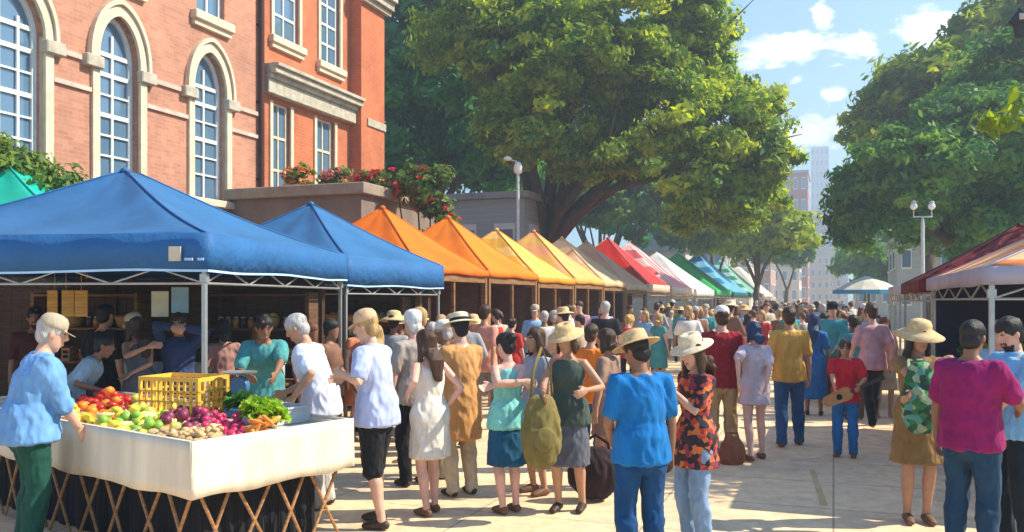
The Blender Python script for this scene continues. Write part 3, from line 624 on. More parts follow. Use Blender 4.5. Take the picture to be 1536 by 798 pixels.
# ---------------------------------------------------------------- tents
METAL = mat('grey_metal', (.42, .43, .42), .4, .1, 10, .05, metal=.6); DKMETAL = mat('dark_iron', (.04, .045, .05), .5, .15, 10, .1, metal=.3)
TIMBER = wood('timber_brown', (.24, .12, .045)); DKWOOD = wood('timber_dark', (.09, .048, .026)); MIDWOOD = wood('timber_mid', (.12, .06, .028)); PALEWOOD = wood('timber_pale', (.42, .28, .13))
def tent(name, label, cat_, C0, yaw, L, W, side, ze, zp, ridge, mc, mv, vh, post, pr=.022, group=None, lit_trim=None, near_post=True, frame=True, cols=1, sag=.12, gather=0):
    """local y runs along the street, x from the street corner C0 away from it (side=-1: to the left)"""
    root = empty(name, C0, -R(yaw), label, cat_, group)
    x0, x1 = (0, side*W); xm = side*W/2; r0 = (L-ridge)/2
    c = [Vector((x0, 0, ze)), Vector((x1, 0, ze)), Vector((x1, L, ze)), Vector((x0, L, ze))]
    p0, p1 = Vector((xm, r0, zp)), Vector((xm, L-r0, zp))
    faces = [(c[0], c[1], p0, p0), (c[1], c[2], p0, p1), (c[2], c[3], p1, p1), (c[3], c[0], p1, p0)]
    bm = bmesh.new(); n = 12
    for A, Bq, Q, P_ in [(f[0], f[1], f[2], f[3]) for f in faces]:
        g = []
        for i in range(n+1):
            t = i/n; row = []
            for j in range(n+1):
                s = j/n; p = A.lerp(Bq, s).lerp(Q.lerp(P_, s), t)
                p = p.copy(); p.z -= sag*math.sin(math.pi*t)*(.45+.55*math.sin(math.pi*s))*(1-.45*t)
                p.z += .012*math.sin(s*math.pi*6)*math.sin(math.pi*t)
                row.append(bm.verts.new(p))
            g.append(row)
        for i in range(n):
            for j in range(n):
                try: bm.faces.new((g[i][j], g[i][j+1], g[i+1][j+1], g[i+1][j]))
                except ValueError: pass
    bmesh.ops.remove_doubles(bm, verts=bm.verts, dist=.002)
    cp = obj('canopy', bm, mc, root, True)
    so = cp.modifiers.new('s', 'SOLIDIFY'); so.thickness = .008
    sm_ = bmesh.new()
    for A, Q in ((c[0], p0), (c[1], p0), (c[2], p1), (c[3], p1)):
        pp = []
        for i in range(13):
            t = i/12; p = A.lerp(Q, t); p.z -= sag*math.sin(math.pi*t)*.45*(1-.45*t)-.006; pp.append(p)
        tube(sm_, pp, [.011]*13, 6, cap=0)
    if L < 5.5: obj('seam', sm_, mv, cp, True)
    else: sm_.free()
    ell_b = bmesh.new(); lathe(ell_b, [(.05, -.05), (.06, -.03), (.045, .0), (.02, .015), (.005, .02), (.001, .02)], 10, Matrix.Translation(p0+Vector((0, 0, .02)))); obj('cap', ell_b, mc, cp, True)
    # valance
    bm = bmesh.new(); o_ = .02
    q = [Vector((x0-side*o_, -o_, 0)), Vector((x1+side*o_, -o_, 0)), Vector((x1+side*o_, L+o_, 0)), Vector((x0-side*o_, L+o_, 0))]
    ring = []
    for k in range(4):
        a, b = q[k], q[(k+1) % 4]; m_ = max(6, int((b-a).length/.12)); nn = Vector(((b-a).y, -(b-a).x, 0)).normalized()*side
        for i in range(m_):
            t = i/m_; amp = min(1, 6*min(t, 1-t)); ring.append((a.lerp(b, t), -nn*(.012*math.sin(t*m_*.8+k)+gather*math.sin(i*2.1))*amp, .012*math.sin(t*9+k)*amp))
    rows = []
    for z, kf in ((ze+.012, 0), (ze-vh*.45, .6), (ze-vh, 1)):
        rows.append([bm.verts.new((p.x+d.x*kf, p.y+d.y*kf, z+dz*kf)) for p, d, dz in ring])
    n2 = len(ring)
    for a, b in zip(rows, rows[1:]):
        for i in range(n2): bm.faces.new((a[i], a[(i+1) % n2], b[(i+1) % n2], b[i]))
    va = obj('valance', bm, mv, root, True); so = va.modifiers.new('s', 'SOLIDIFY'); so.thickness = .006
    if lit_trim:
        bm = bmesh.new()
        A = [bm.verts.new((p.x+d.x, p.y+d.y, ze-vh+dz)) for p, d, dz in ring]; Bv = [bm.verts.new((p.x+d.x*1.02, p.y+d.y*1.02, ze-vh+dz-.022)) for p, d, dz in ring]
        for i in range(n2): bm.faces.new((A[i], A[(i+1) % n2], Bv[(i+1) % n2], Bv[i]))
        t_ = obj('hem', bm, lit_trim, va); so = t_.modifiers.new('s', 'SOLIDIFY'); so.thickness = .014  # lit lower edge of the valance, put in as a pale strip
    ins = .06
    for k, (x, y) in enumerate(((x0+side*ins, ins), (x1-side*ins, ins), (x1-side*ins, L-ins), (x0+side*ins, L-ins))):
        if k == 0 and not near_post: continue
        bm = bmesh.new(); box(bm, x-pr, x+pr, y-pr, y+pr, .01, ze-.02, bev=.004); box(bm, x-pr*2, x+pr*2, y-pr*2, y+pr*2, 0, .008)
        if pr < .03: box(bm, x-pr*1.5, x+pr*1.5, y-pr*1.5, y+pr*1.5, ze-vh-.12, ze-vh-.04)
        obj('post', bm, post, root)
    if frame:
        xs = sorted((x0+side*ins, x1-side*ins))
        for y in (ins, L-ins):
            bm = bmesh.new(); zt = ze-vh+.0
            if pr < .03:
                for z in (zt+.02, zt-.13): bar(bm, (xs[0], y, z), (xs[1], y, z), .013)
                k = 8
                for i in range(k): a = xs[0]+(xs[1]-xs[0])*i/k; b = xs[0]+(xs[1]-xs[0])*(i+1)/k; bar(bm, (a, y, zt+(.02 if i % 2 else -.13)), (b, y, zt+(-.13 if i % 2 else .02)), .01)
            else: box(bm, xs[0]+pr, xs[1]-pr, y-.04, y+.04, zt-.13, zt-.01)
            obj('cross_bar', bm, post, root)
        for x in (x0+side*ins, x1-side*ins):
            bm = bmesh.new()
            if pr < .03:
                for z in (zt+.02, zt-.13): bar(bm, (x, ins, z), (x, L-ins, z), .013)
                k = 8
                for i in range(k): a = ins+(L-2*ins)*i/k; b = ins+(L-2*ins)*(i+1)/k; bar(bm, (x, a, zt+(.02 if i % 2 else -.13)), (x, b, zt+(-.13 if i % 2 else .02)), .01)
            else: box(bm, x-.04, x+.04, ins+pr, L-ins-pr, zt-.13, zt-.01)
            obj('cross_bar', bm, post, root)
    return root
BLUE = canopy_mat('canvas_blue', (.045, .18, .40)); BLUEV = mat('canvas_blue_edge', (.022, .12, .31), .65, .1, 2, .5, .04); LIT_EDGE = mat('pale_blue_lit_edge', (.45, .68, .9), .6, .1, 6, 0)
C0 = Vector((-2.9, 8.25, 0)); e1 = Vector((math.sin(R(8)), math.cos(R(8)), 0))
L1 = 4.0; C1 = C0+e1*L1
T1_ = tent('canopy_tent', 'large blue pop-up canopy over the produce table, nearest of the row', 'tent', C0, 8, L1, 4.0, -1, 2.53, 3.45, .3, BLUE, BLUEV, .34, METAL, group='blue pop-up canopies', lit_trim=LIT_EDGE, sag=.2)
PATCH = mat('patch_cream', (.62, .52, .38), .8, .1, 9, 0); PATCH2 = mat('patch_pale_blue', (.4, .55, .8), .8, .1, 9, 0)
obj('logo_patch', B(-.36, -.24, -.062, -.048, 2.27, 2.41), PATCH, T1_)
for a_, b_ in ((-.20, -.12), (-.07, -.01)): obj('logo_patch', B(a_, b_, -.062, -.048, 2.275, 2.30), PATCH2, T1_)
e2 = Vector((math.sin(R(20)), math.cos(R(20)), 0)); L2 = 3.25; C1b = C1+Vector((.0, .1, 0)); C2 = C1b+e2*L2
tent('canopy_tent', 'blue pop-up canopy between the nearest blue canopy and the orange stall', 'tent', C1b, 20, L2, 3.3, -1, 2.5, 3.5, .0, BLUE, BLUEV, .38, METAL, group='blue pop-up canopies', lit_trim=LIT_EDGE)
TEAL = canopy_mat('canvas_teal', (.01, .55, .42))
tent('canopy_tent', 'teal green canopy peeking out at the left edge behind the blue one', 'tent', Vector((gx(78, 12.6), 12.6, 0)), 8, 2.2, 3.2, -1, 3.22, 4.1, 0, TEAL, TEAL, .1, METAL)

# the row of market stalls behind the blue tents
row = [ # canopy colour, valance colour, label, stripes, start, length, width, peak
 ((.95, .21, .012), (.92, .19, .01), 'deep orange stall canopy directly behind the blue ones', None, 15.0, 3.12, 3.2, 3.72),
 ((.95, .27, .02), (.92, .24, .015), 'second orange stall canopy, right of the hanging flowering vine', None, 18.0, 3.12, 3.3, 3.82),
 ((.98, .52, .06), (.95, .36, .03), 'golden yellow stall canopy just beyond the second orange one', ((.98, .66, .2), .55), 21.0, 3.12, 3.4, 3.78),
 ((.98, .56, .14), (.95, .48, .10), 'pale yellow stall canopy just behind the golden yellow one', ((.98, .46, .2), .5), 24.0, 3.12, 3.5, 3.98),
 ((.96, .58, .28), (.95, .6, .3), 'peach stall canopy behind the pale yellow one', ((.97, .7, .42), .6), 27.0, 3.12, 3.7, 4.0),
 ((.98, .60, .34), (.93, .66, .40), 'cream peach stall canopy in front of the bright red one', ((.97, .5, .34), .45), 30.0, 3.3, 3.8, 4.1),
 ((.88, .035, .03), (.9, .65, .5), 'bright red stall canopy with a cream edge on the left row', None, 33.4, 4.6, 4.3, 4.5),
 ((.92, .16, .18), (.9, .7, .55), 'rose pink stall canopy next to the bright red one', ((.95, .7, .65), .3), 38.4, 6.2, 5.2, 4.7),
 ((.88, .85, .8), (.85, .84, .8), 'white stall canopy between the pink and the green ones', None, 45.2, 7.0, 5.4, 4.6),
 ((.03, .42, .10), (.06, .55, .14), 'bright green stall canopy on the left row', None, 53.0, 8.0, 6.0, 5.0),
 ((.02, .26, .55), (.005, .12, .11), 'blue stall canopy with dark teal edge on the left row', ((.25, .6, .8), .25), 62.0, 11.0, 6.4, 5.5),
 ((.015, .28, .11), (.01, .1, .08), 'dark green striped stall canopy on the left row', ((.45, .65, .58), .3), 75.0, 12.0, 6.4, 5.6),
 ((.8, .72, .55), (.8, .7, .5), 'cream stall canopy farthest along the left row', None, 89.0, 14.0, 6.4, 5.6)]
STALLS = []
for i, (c, vcol, lab, st, Y, Ln, Wd, zp_) in enumerate(row):
    C = Vector((-1.62+.371*(Y-14.9), Y, 0)); mc = canopy_mat('canvas_row_%d' % i, c, st); mv = canopy_mat('canvas_row_edge_%d' % i, vcol)
    t = tent('market_stall', lab, 'market stall', C, ST, Ln, Wd, -1, 2.48+.03*math.sin(i*2.3), zp_, max(0, Ln-Wd)*.5, mc, mv, (.10, .12, .12, .14, .16, .2, .3, .3, .35, .3, .35, .3, .3)[i], TIMBER if i < 6 else METAL, .05 if i < 6 else .025, sag=.1)
    STALLS.append(t)
    if i < 7:
        bm = bmesh.new()
        for k in range(22): box(bm, -Wd+.12, -Wd+.15, .16+k*.13, .16+k*.13+.124, 0, 2.25)
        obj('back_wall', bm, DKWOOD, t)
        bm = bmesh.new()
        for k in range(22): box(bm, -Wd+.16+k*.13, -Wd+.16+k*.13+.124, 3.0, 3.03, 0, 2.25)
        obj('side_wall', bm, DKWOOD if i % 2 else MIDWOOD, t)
# closed back of the blue tents: plank partitions
def partition(label, a, b, z1, m_):
    a = Vector(a); b = Vector(b); d = (b-a); L = d.length; t = empty('plank_partition', a, math.atan2(d.y, d.x), label, 'partition')
    bm = bmesh.new(); k = int(L/.16)
    for i in range(k): box(bm, i*L/k, (i+1)*L/k-.006, -.012, .012, .02, z1+.01*math.sin(i*7))
    obj('planks', bm, m_, t)
    for x in (.05, L/2, L-.05): obj('batten', B(x-.04, x+.04, .014, .06, 0, z1-.03), DKWOOD, t)
    return t
n1 = Vector((-e1.y, e1.x, 0))
BACKW = wood('timber_back', (.20, .10, .045))
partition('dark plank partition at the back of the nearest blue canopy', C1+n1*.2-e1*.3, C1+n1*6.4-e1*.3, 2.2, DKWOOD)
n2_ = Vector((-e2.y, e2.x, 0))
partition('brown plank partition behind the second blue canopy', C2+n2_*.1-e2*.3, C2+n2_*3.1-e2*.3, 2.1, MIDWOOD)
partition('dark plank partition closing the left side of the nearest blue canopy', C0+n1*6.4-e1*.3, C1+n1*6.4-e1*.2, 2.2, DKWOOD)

# right row
rrow = [((.95, .30, .09), (.50, .46, .54), 'peach and orange striped stall canopy at the right edge', ((.95, .66, .36), .45), 8.0, 5.2),  # lavender valance: bluish shade on white cloth is put into its colour
        ((.20, .008, .012), (.18, .008, .010), 'dark maroon stall canopy on the right row', None, 14.0, 4.0),
        ((.75, .73, .7), (.6, .6, .62), 'grey white stall canopy behind the maroon one', None, 19.0, 3.0)
        ]
NAVY = canopy_mat('canvas_navy', (.012, .016, .05))
for i, (c, vcol, lab, st, Y, L) in enumerate(rrow):
    off = (0, 0, 0, -.9)[i]
    C = Vector((4.37+.371*(Y-8)+off, Y, 0)); mc = canopy_mat('canvas_right_%d' % i, c, st); mv = canopy_mat('canvas_right_edge_%d' % i, vcol)
    t = tent('market_stall', lab, 'market stall', C, ST, L, 3.4, 1, (2.2, 2.22, 2.2, 2.3)[i], (3.05, 3.2, 2.8, 3.3)[i], (1.8, .6, 0, 0)[i], mc, mv, (.16, .2, .2, .2)[i], METAL, .024, sag=.08)
    if i == 0:
        bm = bmesh.new(); box(bm, .1, 3.3, L-.1, L-.085, .9, 2.2); obj('back_curtain', bm, NAVY, t)
        bm = bmesh.new(); box(bm, 3.3, 3.315, .1, L-.1, .1, 2.2); obj('side_curtain', bm, NAVY, t)

# ---------------------------------------------------------------- the produce table
TW = mat('white_painted_board', (.70, .62, .49), .6, .14, 3, .15, vec=(1, 1, 5)); TT = mat('table_top_board', (.55, .5, .42), .7, .2, 4)
UNDERDARK = cloth((.012, .012, .014), 'under_table_dark')
ty = 36.5; TE = Vector((math.sin(R(ty)), math.cos(R(ty)), 0)); TN = Vector((-TE.y, TE.x, 0)); TC = Vector((-2.15, 5.84, 0)); TL, TD = 1.42, 4.0; TZ = .92
tb = empty('produce_table', TC, -R(ty), 'long white sided market table heaped with produce under the blue canopy', 'table')
# local: y along the short right side, -x along the long front
bm = bmesh.new()
for y in (0, TL-.03): box(bm, -TD, -.0, y, y+.03, TZ-.33, TZ, bev=.004)
for x in (-.03, -TD): box(bm, x, x+.03, .032, TL-.032, TZ-.33, TZ, bev=.004)
sb = obj('side_board', bm, TW, tb)
bm = bmesh.new()
for y in (-.016, TL+.002): box(bm, -TD-.02, .02, y-.002, y+.044 if y < 0 else y+.02, TZ+.002, TZ+.024, bev=.004)
for x in (-.044, -TD-.01): box(bm, x, x+.06, .046, TL-.002, TZ+.002, TZ+.024, bev=.004)
obj('rim', bm, TW, tb)
obj('table_top', B(-TD+.031, -.031, .031, TL-.031, TZ-.07, TZ-.035), TT, tb)
bm = bmesh.new(); m_ = 60
for side_ in range(2):
    V = []
    for z in (TZ-.3, .02):
        V.append([bm.verts.new((-.2-(TD-.4)*i/m_, .2+.02*math.sin(i*1.3)*(z < .1), z) if side_ == 0 else (-.2+.02*math.sin(i*1.1)*(z < .1), .2+(TL-.4)*i/m_, z)) for i in range(m_+1)])
    for i in range(m_): bm.faces.new((V[0][i], V[0][i+1], V[1][i+1], V[1][i]))
o = obj('under_table_dark_sheet', bm, UNDERDARK, tb); so = o.modifiers.new('s', 'SOLIDIFY'); so.thickness = .006  # near-black sheet stands in for the dark void under the table
DRAPE = mat('cream_table_cloth', (.70, .61, .47), .85, .16, 2.2, .3, .02, vec=(2.2, 2.2, .35))
for side_ in range(2):
    n_ = 90 if side_ == 0 else 44; b2_ = bmesh.new(); vv = []
    for q_ in range(6):
        row_ = []
        for i in range(n_+1):
            u = i/n_; w_ = (.003+.012*(q_/5))*(math.sin(i*.55+side_)+.6*math.sin(i*.23+1.7+q_*.15)+.35*math.sin(i*1.3)); edge = min(1, u*14)
            d_ = .030+.012*q_/5+w_*.5*edge; zz = TZ+.031-.39*q_/5+(.010*math.sin(i*.31) if q_ == 5 else 0)
            row_.append(b2_.verts.new((.044-(TD+.04)*u, -d_, zz) if side_ == 0 else (d_+.004, -.044+(TL+.05)*u, zz)))
        vv.append(row_)
    for q_ in range(5):
        for i in range(n_): b2_.faces.new((vv[q_][i], vv[q_][i+1], vv[q_+1][i+1], vv[q_+1][i]))
    o = obj('table_cloth', b2_, DRAPE, tb, True); so = o.modifiers.new('s', 'SOLIDIFY'); so.thickness = .004; so.offset = 0
TRB = wood('trestle_brown', (.34, .17, .07))
rnd = random.Random(3)
def trestle(x, y, dx, dy):
    bm = bmesh.new()
    bar(bm, (x-dx, y-dy, TZ-.34), (x+dx, y+dy, .01), .013); bar(bm, (x+dx, y+dy, TZ-.34), (x-dx, y-dy, .01), .013)
    bar(bm, (x-dx*.98, y-dy*.98, TZ-.35), (x+dx*.98, y+dy*.98, TZ-.35), .01)
    obj('leg', bm, TRB, tb)
for k in range(9): trestle(-.25-k*.42, .06+.02*(k % 2), .17+rnd.uniform(-.03, .03), 0)
for k in range(4): trestle(-.07, .22+k*.33, 0, .14+rnd.uniform(-.02, .02))

def ontable(px, py, z=None):
    z = TZ-.02 if z is None else z; Y = (CZ-z)*F/(py-HY); return Vector((gx(px, Y), Y, z))
def intable(p, m=.09):
    q = p-TC; return m < q.dot(TE) < TL-m and m < q.dot(TN) < TD-m
GREEN = mat('stem_green', (.08, .2, .03), .6, .2, 20)
def fruit(kind):
    bm = bmesh.new(); r = .04
    if kind in ('tomato', 'orange', 'apple', 'plum', 'potato', 'radish', 'lime'):
        sq = {'tomato': .8, 'orange': .96, 'apple': .9, 'plum': 1.15, 'potato': .75, 'radish': 1, 'lime': .95}[kind]
        ell(bm, (0, 0, 0), (1*r, (1.35 if kind == 'potato' else 1)*r, sq*r), 12)
        for v_ in bm.verts:
            x, y, z = v_.co/r; d = math.hypot(x, y)
            if z > 0: v_.co.z -= r*.3*math.exp(-d*d*9)
            if kind == 'tomato': k = 1+.05*math.cos(5*math.atan2(y, x)); v_.co.x *= k; v_.co.y *= k
            if kind == 'potato': v_.co *= 1+.12*noise.noise(v_.co*30)
            if kind == 'radish' and z < -.3: v_.co.x *= .6; v_.co.y *= .6; v_.co.z *= 1.3
    elif kind == 'lemon': tube(bm, [(-.05, 0, 0), (-.036, 0, 0), (-.015, 0, 0), (.015, 0, 0), (.036, 0, 0), (.05, 0, 0)], [.006, .02, .031, .031, .02, .006], 12)
    elif kind == 'squash': tube(bm, [(-.09, 0, 0), (-.06, 0, 0), (0, .005, 0), (.05, .012, 0), (.09, .03, .005)], [.02, .031, .034, .024, .012], 12)
    elif kind == 'carrot': tube(bm, [(-.09, 0, 0), (-.07, 0, 0), (0, .003, 0), (.09, .0, 0)], [.012, .02, .016, .003], 10)
    return bm
def lettuce(seed, r=.1):
    rn = random.Random(seed); bm = bmesh.new()
    for k in range(34):
        a = rn.uniform(0, 6.28); tilt = rn.uniform(.1, 1.35); L = r*rn.uniform(.75, 1.1); wd = L*.8
        dirv = Vector((math.cos(a)*math.sin(tilt), math.sin(a)*math.sin(tilt), math.cos(tilt))); sd_ = Vector((-math.sin(a), math.cos(a), 0)); up = dirv.cross(sd_)
        g = []
        for i in range(4):
            t = i/3; row_ = []
            for j in range(4):
                s = j/3-.5; wv = math.sin((.25+.75*t)*math.pi*.62)*wd
                row_.append(bm.verts.new(dirv*L*t+sd_*s*wv+up*(-.35*L*t*t+.25*L*(s*s*4)*t)+Vector((rn.uniform(-1, 1), rn.uniform(-1, 1), rn.uniform(-1, 1)))*.1*L*t))
            g.append(row_)
        for i in range(3):
            for j in range(3): bm.faces.new((g[i][j], g[i][j+1], g[i+1][j+1], g[i+1][j]))
    return bm
def glossy(name, c, rough=.3): return mat(name, c, rough, .2, 14, .1, .002, spec=.5)
kinds = {
 'tomato': (fruit('tomato'), glossy('tomato_red', (.62, .03, .015)), 'tomato'), 'orange': (fruit('orange'), glossy('orange_peel', (.85, .25, .02), .5), 'orange'),
 'apple': (fruit('apple'), glossy('apple_yellow_green', (.55, .55, .08)), 'apple'), 'lemon': (fruit('lemon'), glossy('lemon_yellow', (.86, .62, .05), .4), 'lemon'),
 'lime': (fruit('lime'), glossy('lime_green', (.22, .42, .04), .4), 'lime'), 'squash': (fruit('squash'), glossy('squash_cream', (.72, .62, .28), .4), 'squash'),
 'radish': (fruit('radish'), glossy('radish_pink', (.62, .03, .12), .35), 'radish'), 'beetroot': (fruit('plum'), glossy('beetroot_dark', (.2, .02, .06), .5), 'beetroot'),
 'potato': (fruit('potato'), mat('potato_skin', (.55, .36, .17), .8, .25, 14, .3), 'potato'), 'carrot': (fruit('carrot'), glossy('carrot_orange', (.82, .3, .04), .5), 'carrot'),
 'onion': (fruit('orange'), glossy('onion_red', (.42, .08, .06), .4), 'onion')}
FM = {}
for k, (bm, m_, c_) in kinds.items():
    o = obj(k, bm, m_, None, True); FM[k] = (o.data, c_); bpy.data.objects.remove(o)
rf = random.Random(11)
HEAP = []
def heap(kind, zone, n, label, group, s0=.85, s1=1.2, zh=.05):
    me, c_ = FM[kind]; cnt = 0; tries = 0
    while cnt < n and tries < n*60:
        tries += 1
        px = rf.uniform(zone[0], zone[2]); py = rf.uniform(zone[1], zone[3]); p = ontable(px, py, TZ+.03)
        if not intable(p): continue
        s = rf.uniform(s0, s1)
        zz = TZ+.0; r = .04*s
        for (q, rr) in HEAP:
            d = math.hypot(p.x-q.x, p.y-q.y)
            if d < (rr+r)*.72: zz = max(zz, q.z-r*.0+.0+math.sqrt(max(0, ((rr+r)*.92)**2-d*d))-.03)
        if zz > TZ+zh+.05: continue
        p.z = zz; HEAP.append((p.copy(), r))
        o = bpy.data.objects.new(kind, me); COL.objects.link(o); o.location = p; o.scale = (s, s, s)
        o.rotation_euler = (rf.uniform(-.5, .5), rf.uniform(-.5, .5), rf.uniform(0, 6.3)); props(o, label, c_, group); cnt += 1
heap('tomato', (70, 578, 215, 612), 80, 'ripe red tomato in the heap beside the man in the light blue shirt', 'tomatoes heaped at the left of the table', zh=.12)
heap('orange', (96, 602, 208, 626), 34, 'orange in the heap between the red tomatoes and the lemons', 'oranges heaped on the table', zh=.1)
heap('lemon', (100, 622, 262, 648), 50, 'yellow lemon in the mixed heap at the table front', 'lemons in the mixed heap', zh=.06)
heap('lime', (150, 620, 275, 645), 24, 'green lime in the mixed heap at the table front', 'limes in the mixed heap', zh=.06)
heap('squash', (150, 628, 325, 655), 26, 'cream yellow squash lying between the lemons and the potatoes', 'cream squashes near the table front', .6, .9, zh=.03)
heap('apple', (200, 604, 262, 628), 26, 'yellow green apple in the heap in front of the yellow crate', 'apples heaped before the crate', zh=.08)
heap('beetroot', (245, 612, 322, 640), 34, 'dark red beetroot in the heap before the yellow crate', 'beetroots heaped before the crate', zh=.1)
heap('radish', (305, 618, 368, 648), 44, 'bright pink radish in the heap between beetroots and lettuce', 'radishes heaped beside the lettuce', .6, .9, zh=.09)
heap('potato', (110, 642, 330, 664), 90, 'brown potato along the front rim of the table', 'potatoes along the front rim', .55, .8, zh=.0)
heap('carrot', (380, 640, 490, 656), 22, 'orange carrot lying near the right rim of the table', 'carrots near the right rim', zh=.03)
heap('onion', (20, 560, 150, 585), 40, 'dull red onion in the heap at the far left back of the table', 'onions heaped at the back left', zh=.12)
LET = [leaf_mat('lettuce_bright', (.16, .38, .02), (.45, .62, .05), .3), leaf_mat('lettuce_dark', (.03, .13, .03), (.10, .30, .06), .25)]
lets = []
for k in range(2):
    o = obj('lettuce', lettuce(k), LET[k], None, True)
    at_ = o.data.attributes.new('tint', 'FLOAT', 'FACE'); at_.data.foreach_set('value', [random.random() for _ in o.data.polygons]); lets.append(o)
used = [False, False]
for i in range(30):
    dk = i >= 17; px = rf.uniform(372, 432) if not dk else rf.uniform(322, 385); py = rf.uniform(606, 636) if not dk else rf.uniform(596, 622)
    p = ontable(px, py, TZ+.04)
    if not intable(p, .08): continue
    p.z += rf.uniform(0, .08)
    k = 1 if dk else 0
    if used[k]: o = bpy.data.objects.new('lettuce', lets[k].data); COL.objects.link(o)
    else: o = lets[k]; used[k] = True
    o.location = p; o.rotation_euler = (rf.uniform(-.5, .5), rf.uniform(-.5, .5), rf.uniform(0, 6)); s = rf.uniform(.8, 1.2); o.scale = (s, s, s)
    props(o, 'bright green leafy lettuce head in front of the vendor in the white shirt' if not dk else 'dark green leafy head just right of the yellow crate', 'lettuce', 'bright lettuces at the right of the table' if not dk else 'dark leafy greens beside the crate')
# yellow crate with slots, open top
YC = mat('crate_yellow', (.82, .47, .06), .5, .12, 9, .1)
def crate(name, label, loc, rz, w, d, h, m_, cat_='crate', group=None, nz=3, nx=6):
    t = empty(name, loc, rz, label, cat_, group)
    for ax in (0, 1):
        for s in (-1, 1):
            bm = bmesh.new(); W_, off = (w, d/2*s) if ax == 0 else (d-.034, w/2*s)
            def pl(a, b, z0, z1, bm=bm, ax=ax, off=off, s=s):
                y0, y1 = sorted((off, off-s*.014))
                if ax == 0: box(bm, a, b, y0, y1, z0, z1)
                else: box(bm, y0, y1, a, b, z0, z1)
            pl(-W_/2, W_/2, 0, .035); pl(-W_/2, W_/2, h-.035, h)
            n_ = nx if ax == 0 else max(3, int(nx*d/w))
            for i in range(n_+1): x = -W_/2+(W_-.02)*i/n_; pl(x, x+.02, .0352, h-.0352)
            for k in range(1, nz): z = .035+(h-.07)*k/nz; pl(-W_/2+.0202, W_/2-.0202, z-.009, z+.009) if False else pl(-W_/2, W_/2, z-.009, z+.009)
            obj('side', bm, m_, t)
    obj('base', B(-w/2+.016, w/2-.016, -d/2+.016, d/2-.016, .004, .02), m_, t)
    return t
pc = ontable(258, 612, TZ); pc = TC+TE*.98+TN*1.62; pc.z = TZ-.01
crate('crate', 'yellow slotted plastic crate standing on the produce table', pc, -R(ty)+R(18), .62, .42, .33, YC, nx=9, nz=3)
# goods behind: white tubs on the back counter
WT = mat('grey_tub', (.5, .52, .52), .5, .1, 9, 0)
ct = empty('back_counter', C0+e1*2.3+n1*.2, -R(8), 'long dark counter behind the produce table under the blue canopy', 'counter')
obj('counter_top', B(-3.6, 0.0, 0, .7, .84, .88, bev=.005), MIDWOOD, ct)
obj('front_panel', B(-3.55, -.05, .05, .08, .0, .838), DKWOOD, ct); obj('rear_panel', B(-3.55, -.05, .62, .65, 0, .838), DKWOOD, ct)
def tub(loc, label, rz=0, w=.5, d=.36, h=.2, m_=None, group=None):
    t = empty('tub', loc, rz, label, 'tub', group); bm = bmesh.new()
    for x in (-w/2, w/2-.012): box(bm, x, x+.012, -d/2, d/2, 0, h)
    for y in (-d/2, d/2-.012): box(bm, -w/2+.013, w/2-.013, y, y+.012, 0, h)
    box(bm, -w/2+.013, w/2-.013, -d/2+.013, d/2-.013, .002, .012)
    obj('box', bm, m_ or WT, t); bm = bmesh.new()
    for x in (-w/2-.012, w/2-.008): box(bm, x, x+.02, -d/2-.01, d/2+.01, h+.001, h+.015)
    for y in (-d/2-.012, d/2-.008): box(bm, -w/2+.0125, w/2-.0085, y, y+.02, h+.001, h+.015)
    obj('rim', bm, m_ or WT, t); return t
def bp(a, b, z): p = C0+e1*(2.3+b)+n1*(.2+a); p.z = z; return p
tub(bp(.45, .33, .881), 'pale grey tub on the back counter nearest the teal shirted man', -R(8))
tub(bp(1.15, .3, .881), 'pale grey tub on the back counter behind the yellow crate', -R(14), .55)
tub(bp(2.2, .3, .881), 'wide grey tub on the back counter behind the tomatoes', -R(5), .8)
p = TC+TE*1.18+TN*.62; p.z = TZ-.03
tub(p, 'grey steel bin on the table beside the lettuce', -R(ty), .34, .42, .12, WT)
sc_ = empty('scale', TC+TE*1.22+TN*1.16+Vector((0, 0, TZ-.034)), -R(ty-20), 'blue market scale with a round dial behind the lettuce', 'scale')
SB_ = mat('scale_blue', (.05, .16, .3), .4, .1, 9, 0)
bm = bmesh.new(); box(bm, -.1, .1, -.1, .1, 0, .08, bev=.01); box(bm, -.03, .03, -.03, .03, .081, .2); obj('stand', bm, SB_, sc_)
bm = bmesh.new(); lathe(bm, [(.08, -.03), (.085, -.02), (.085, .02), (.08, .03)], 20, Matrix.Translation((0, 0, .27)) @ Matrix.Rotation(R(90), 4, 'X')); obj('dial', bm, SB_, sc_)
bm = bmesh.new(); lathe(bm, [(.02, .0), (.14, .02), (.15, .035), (.13, .03), (.02, .012)], 20, Matrix.Translation((0, 0, .36))); obj('pan', bm, METAL, sc_)

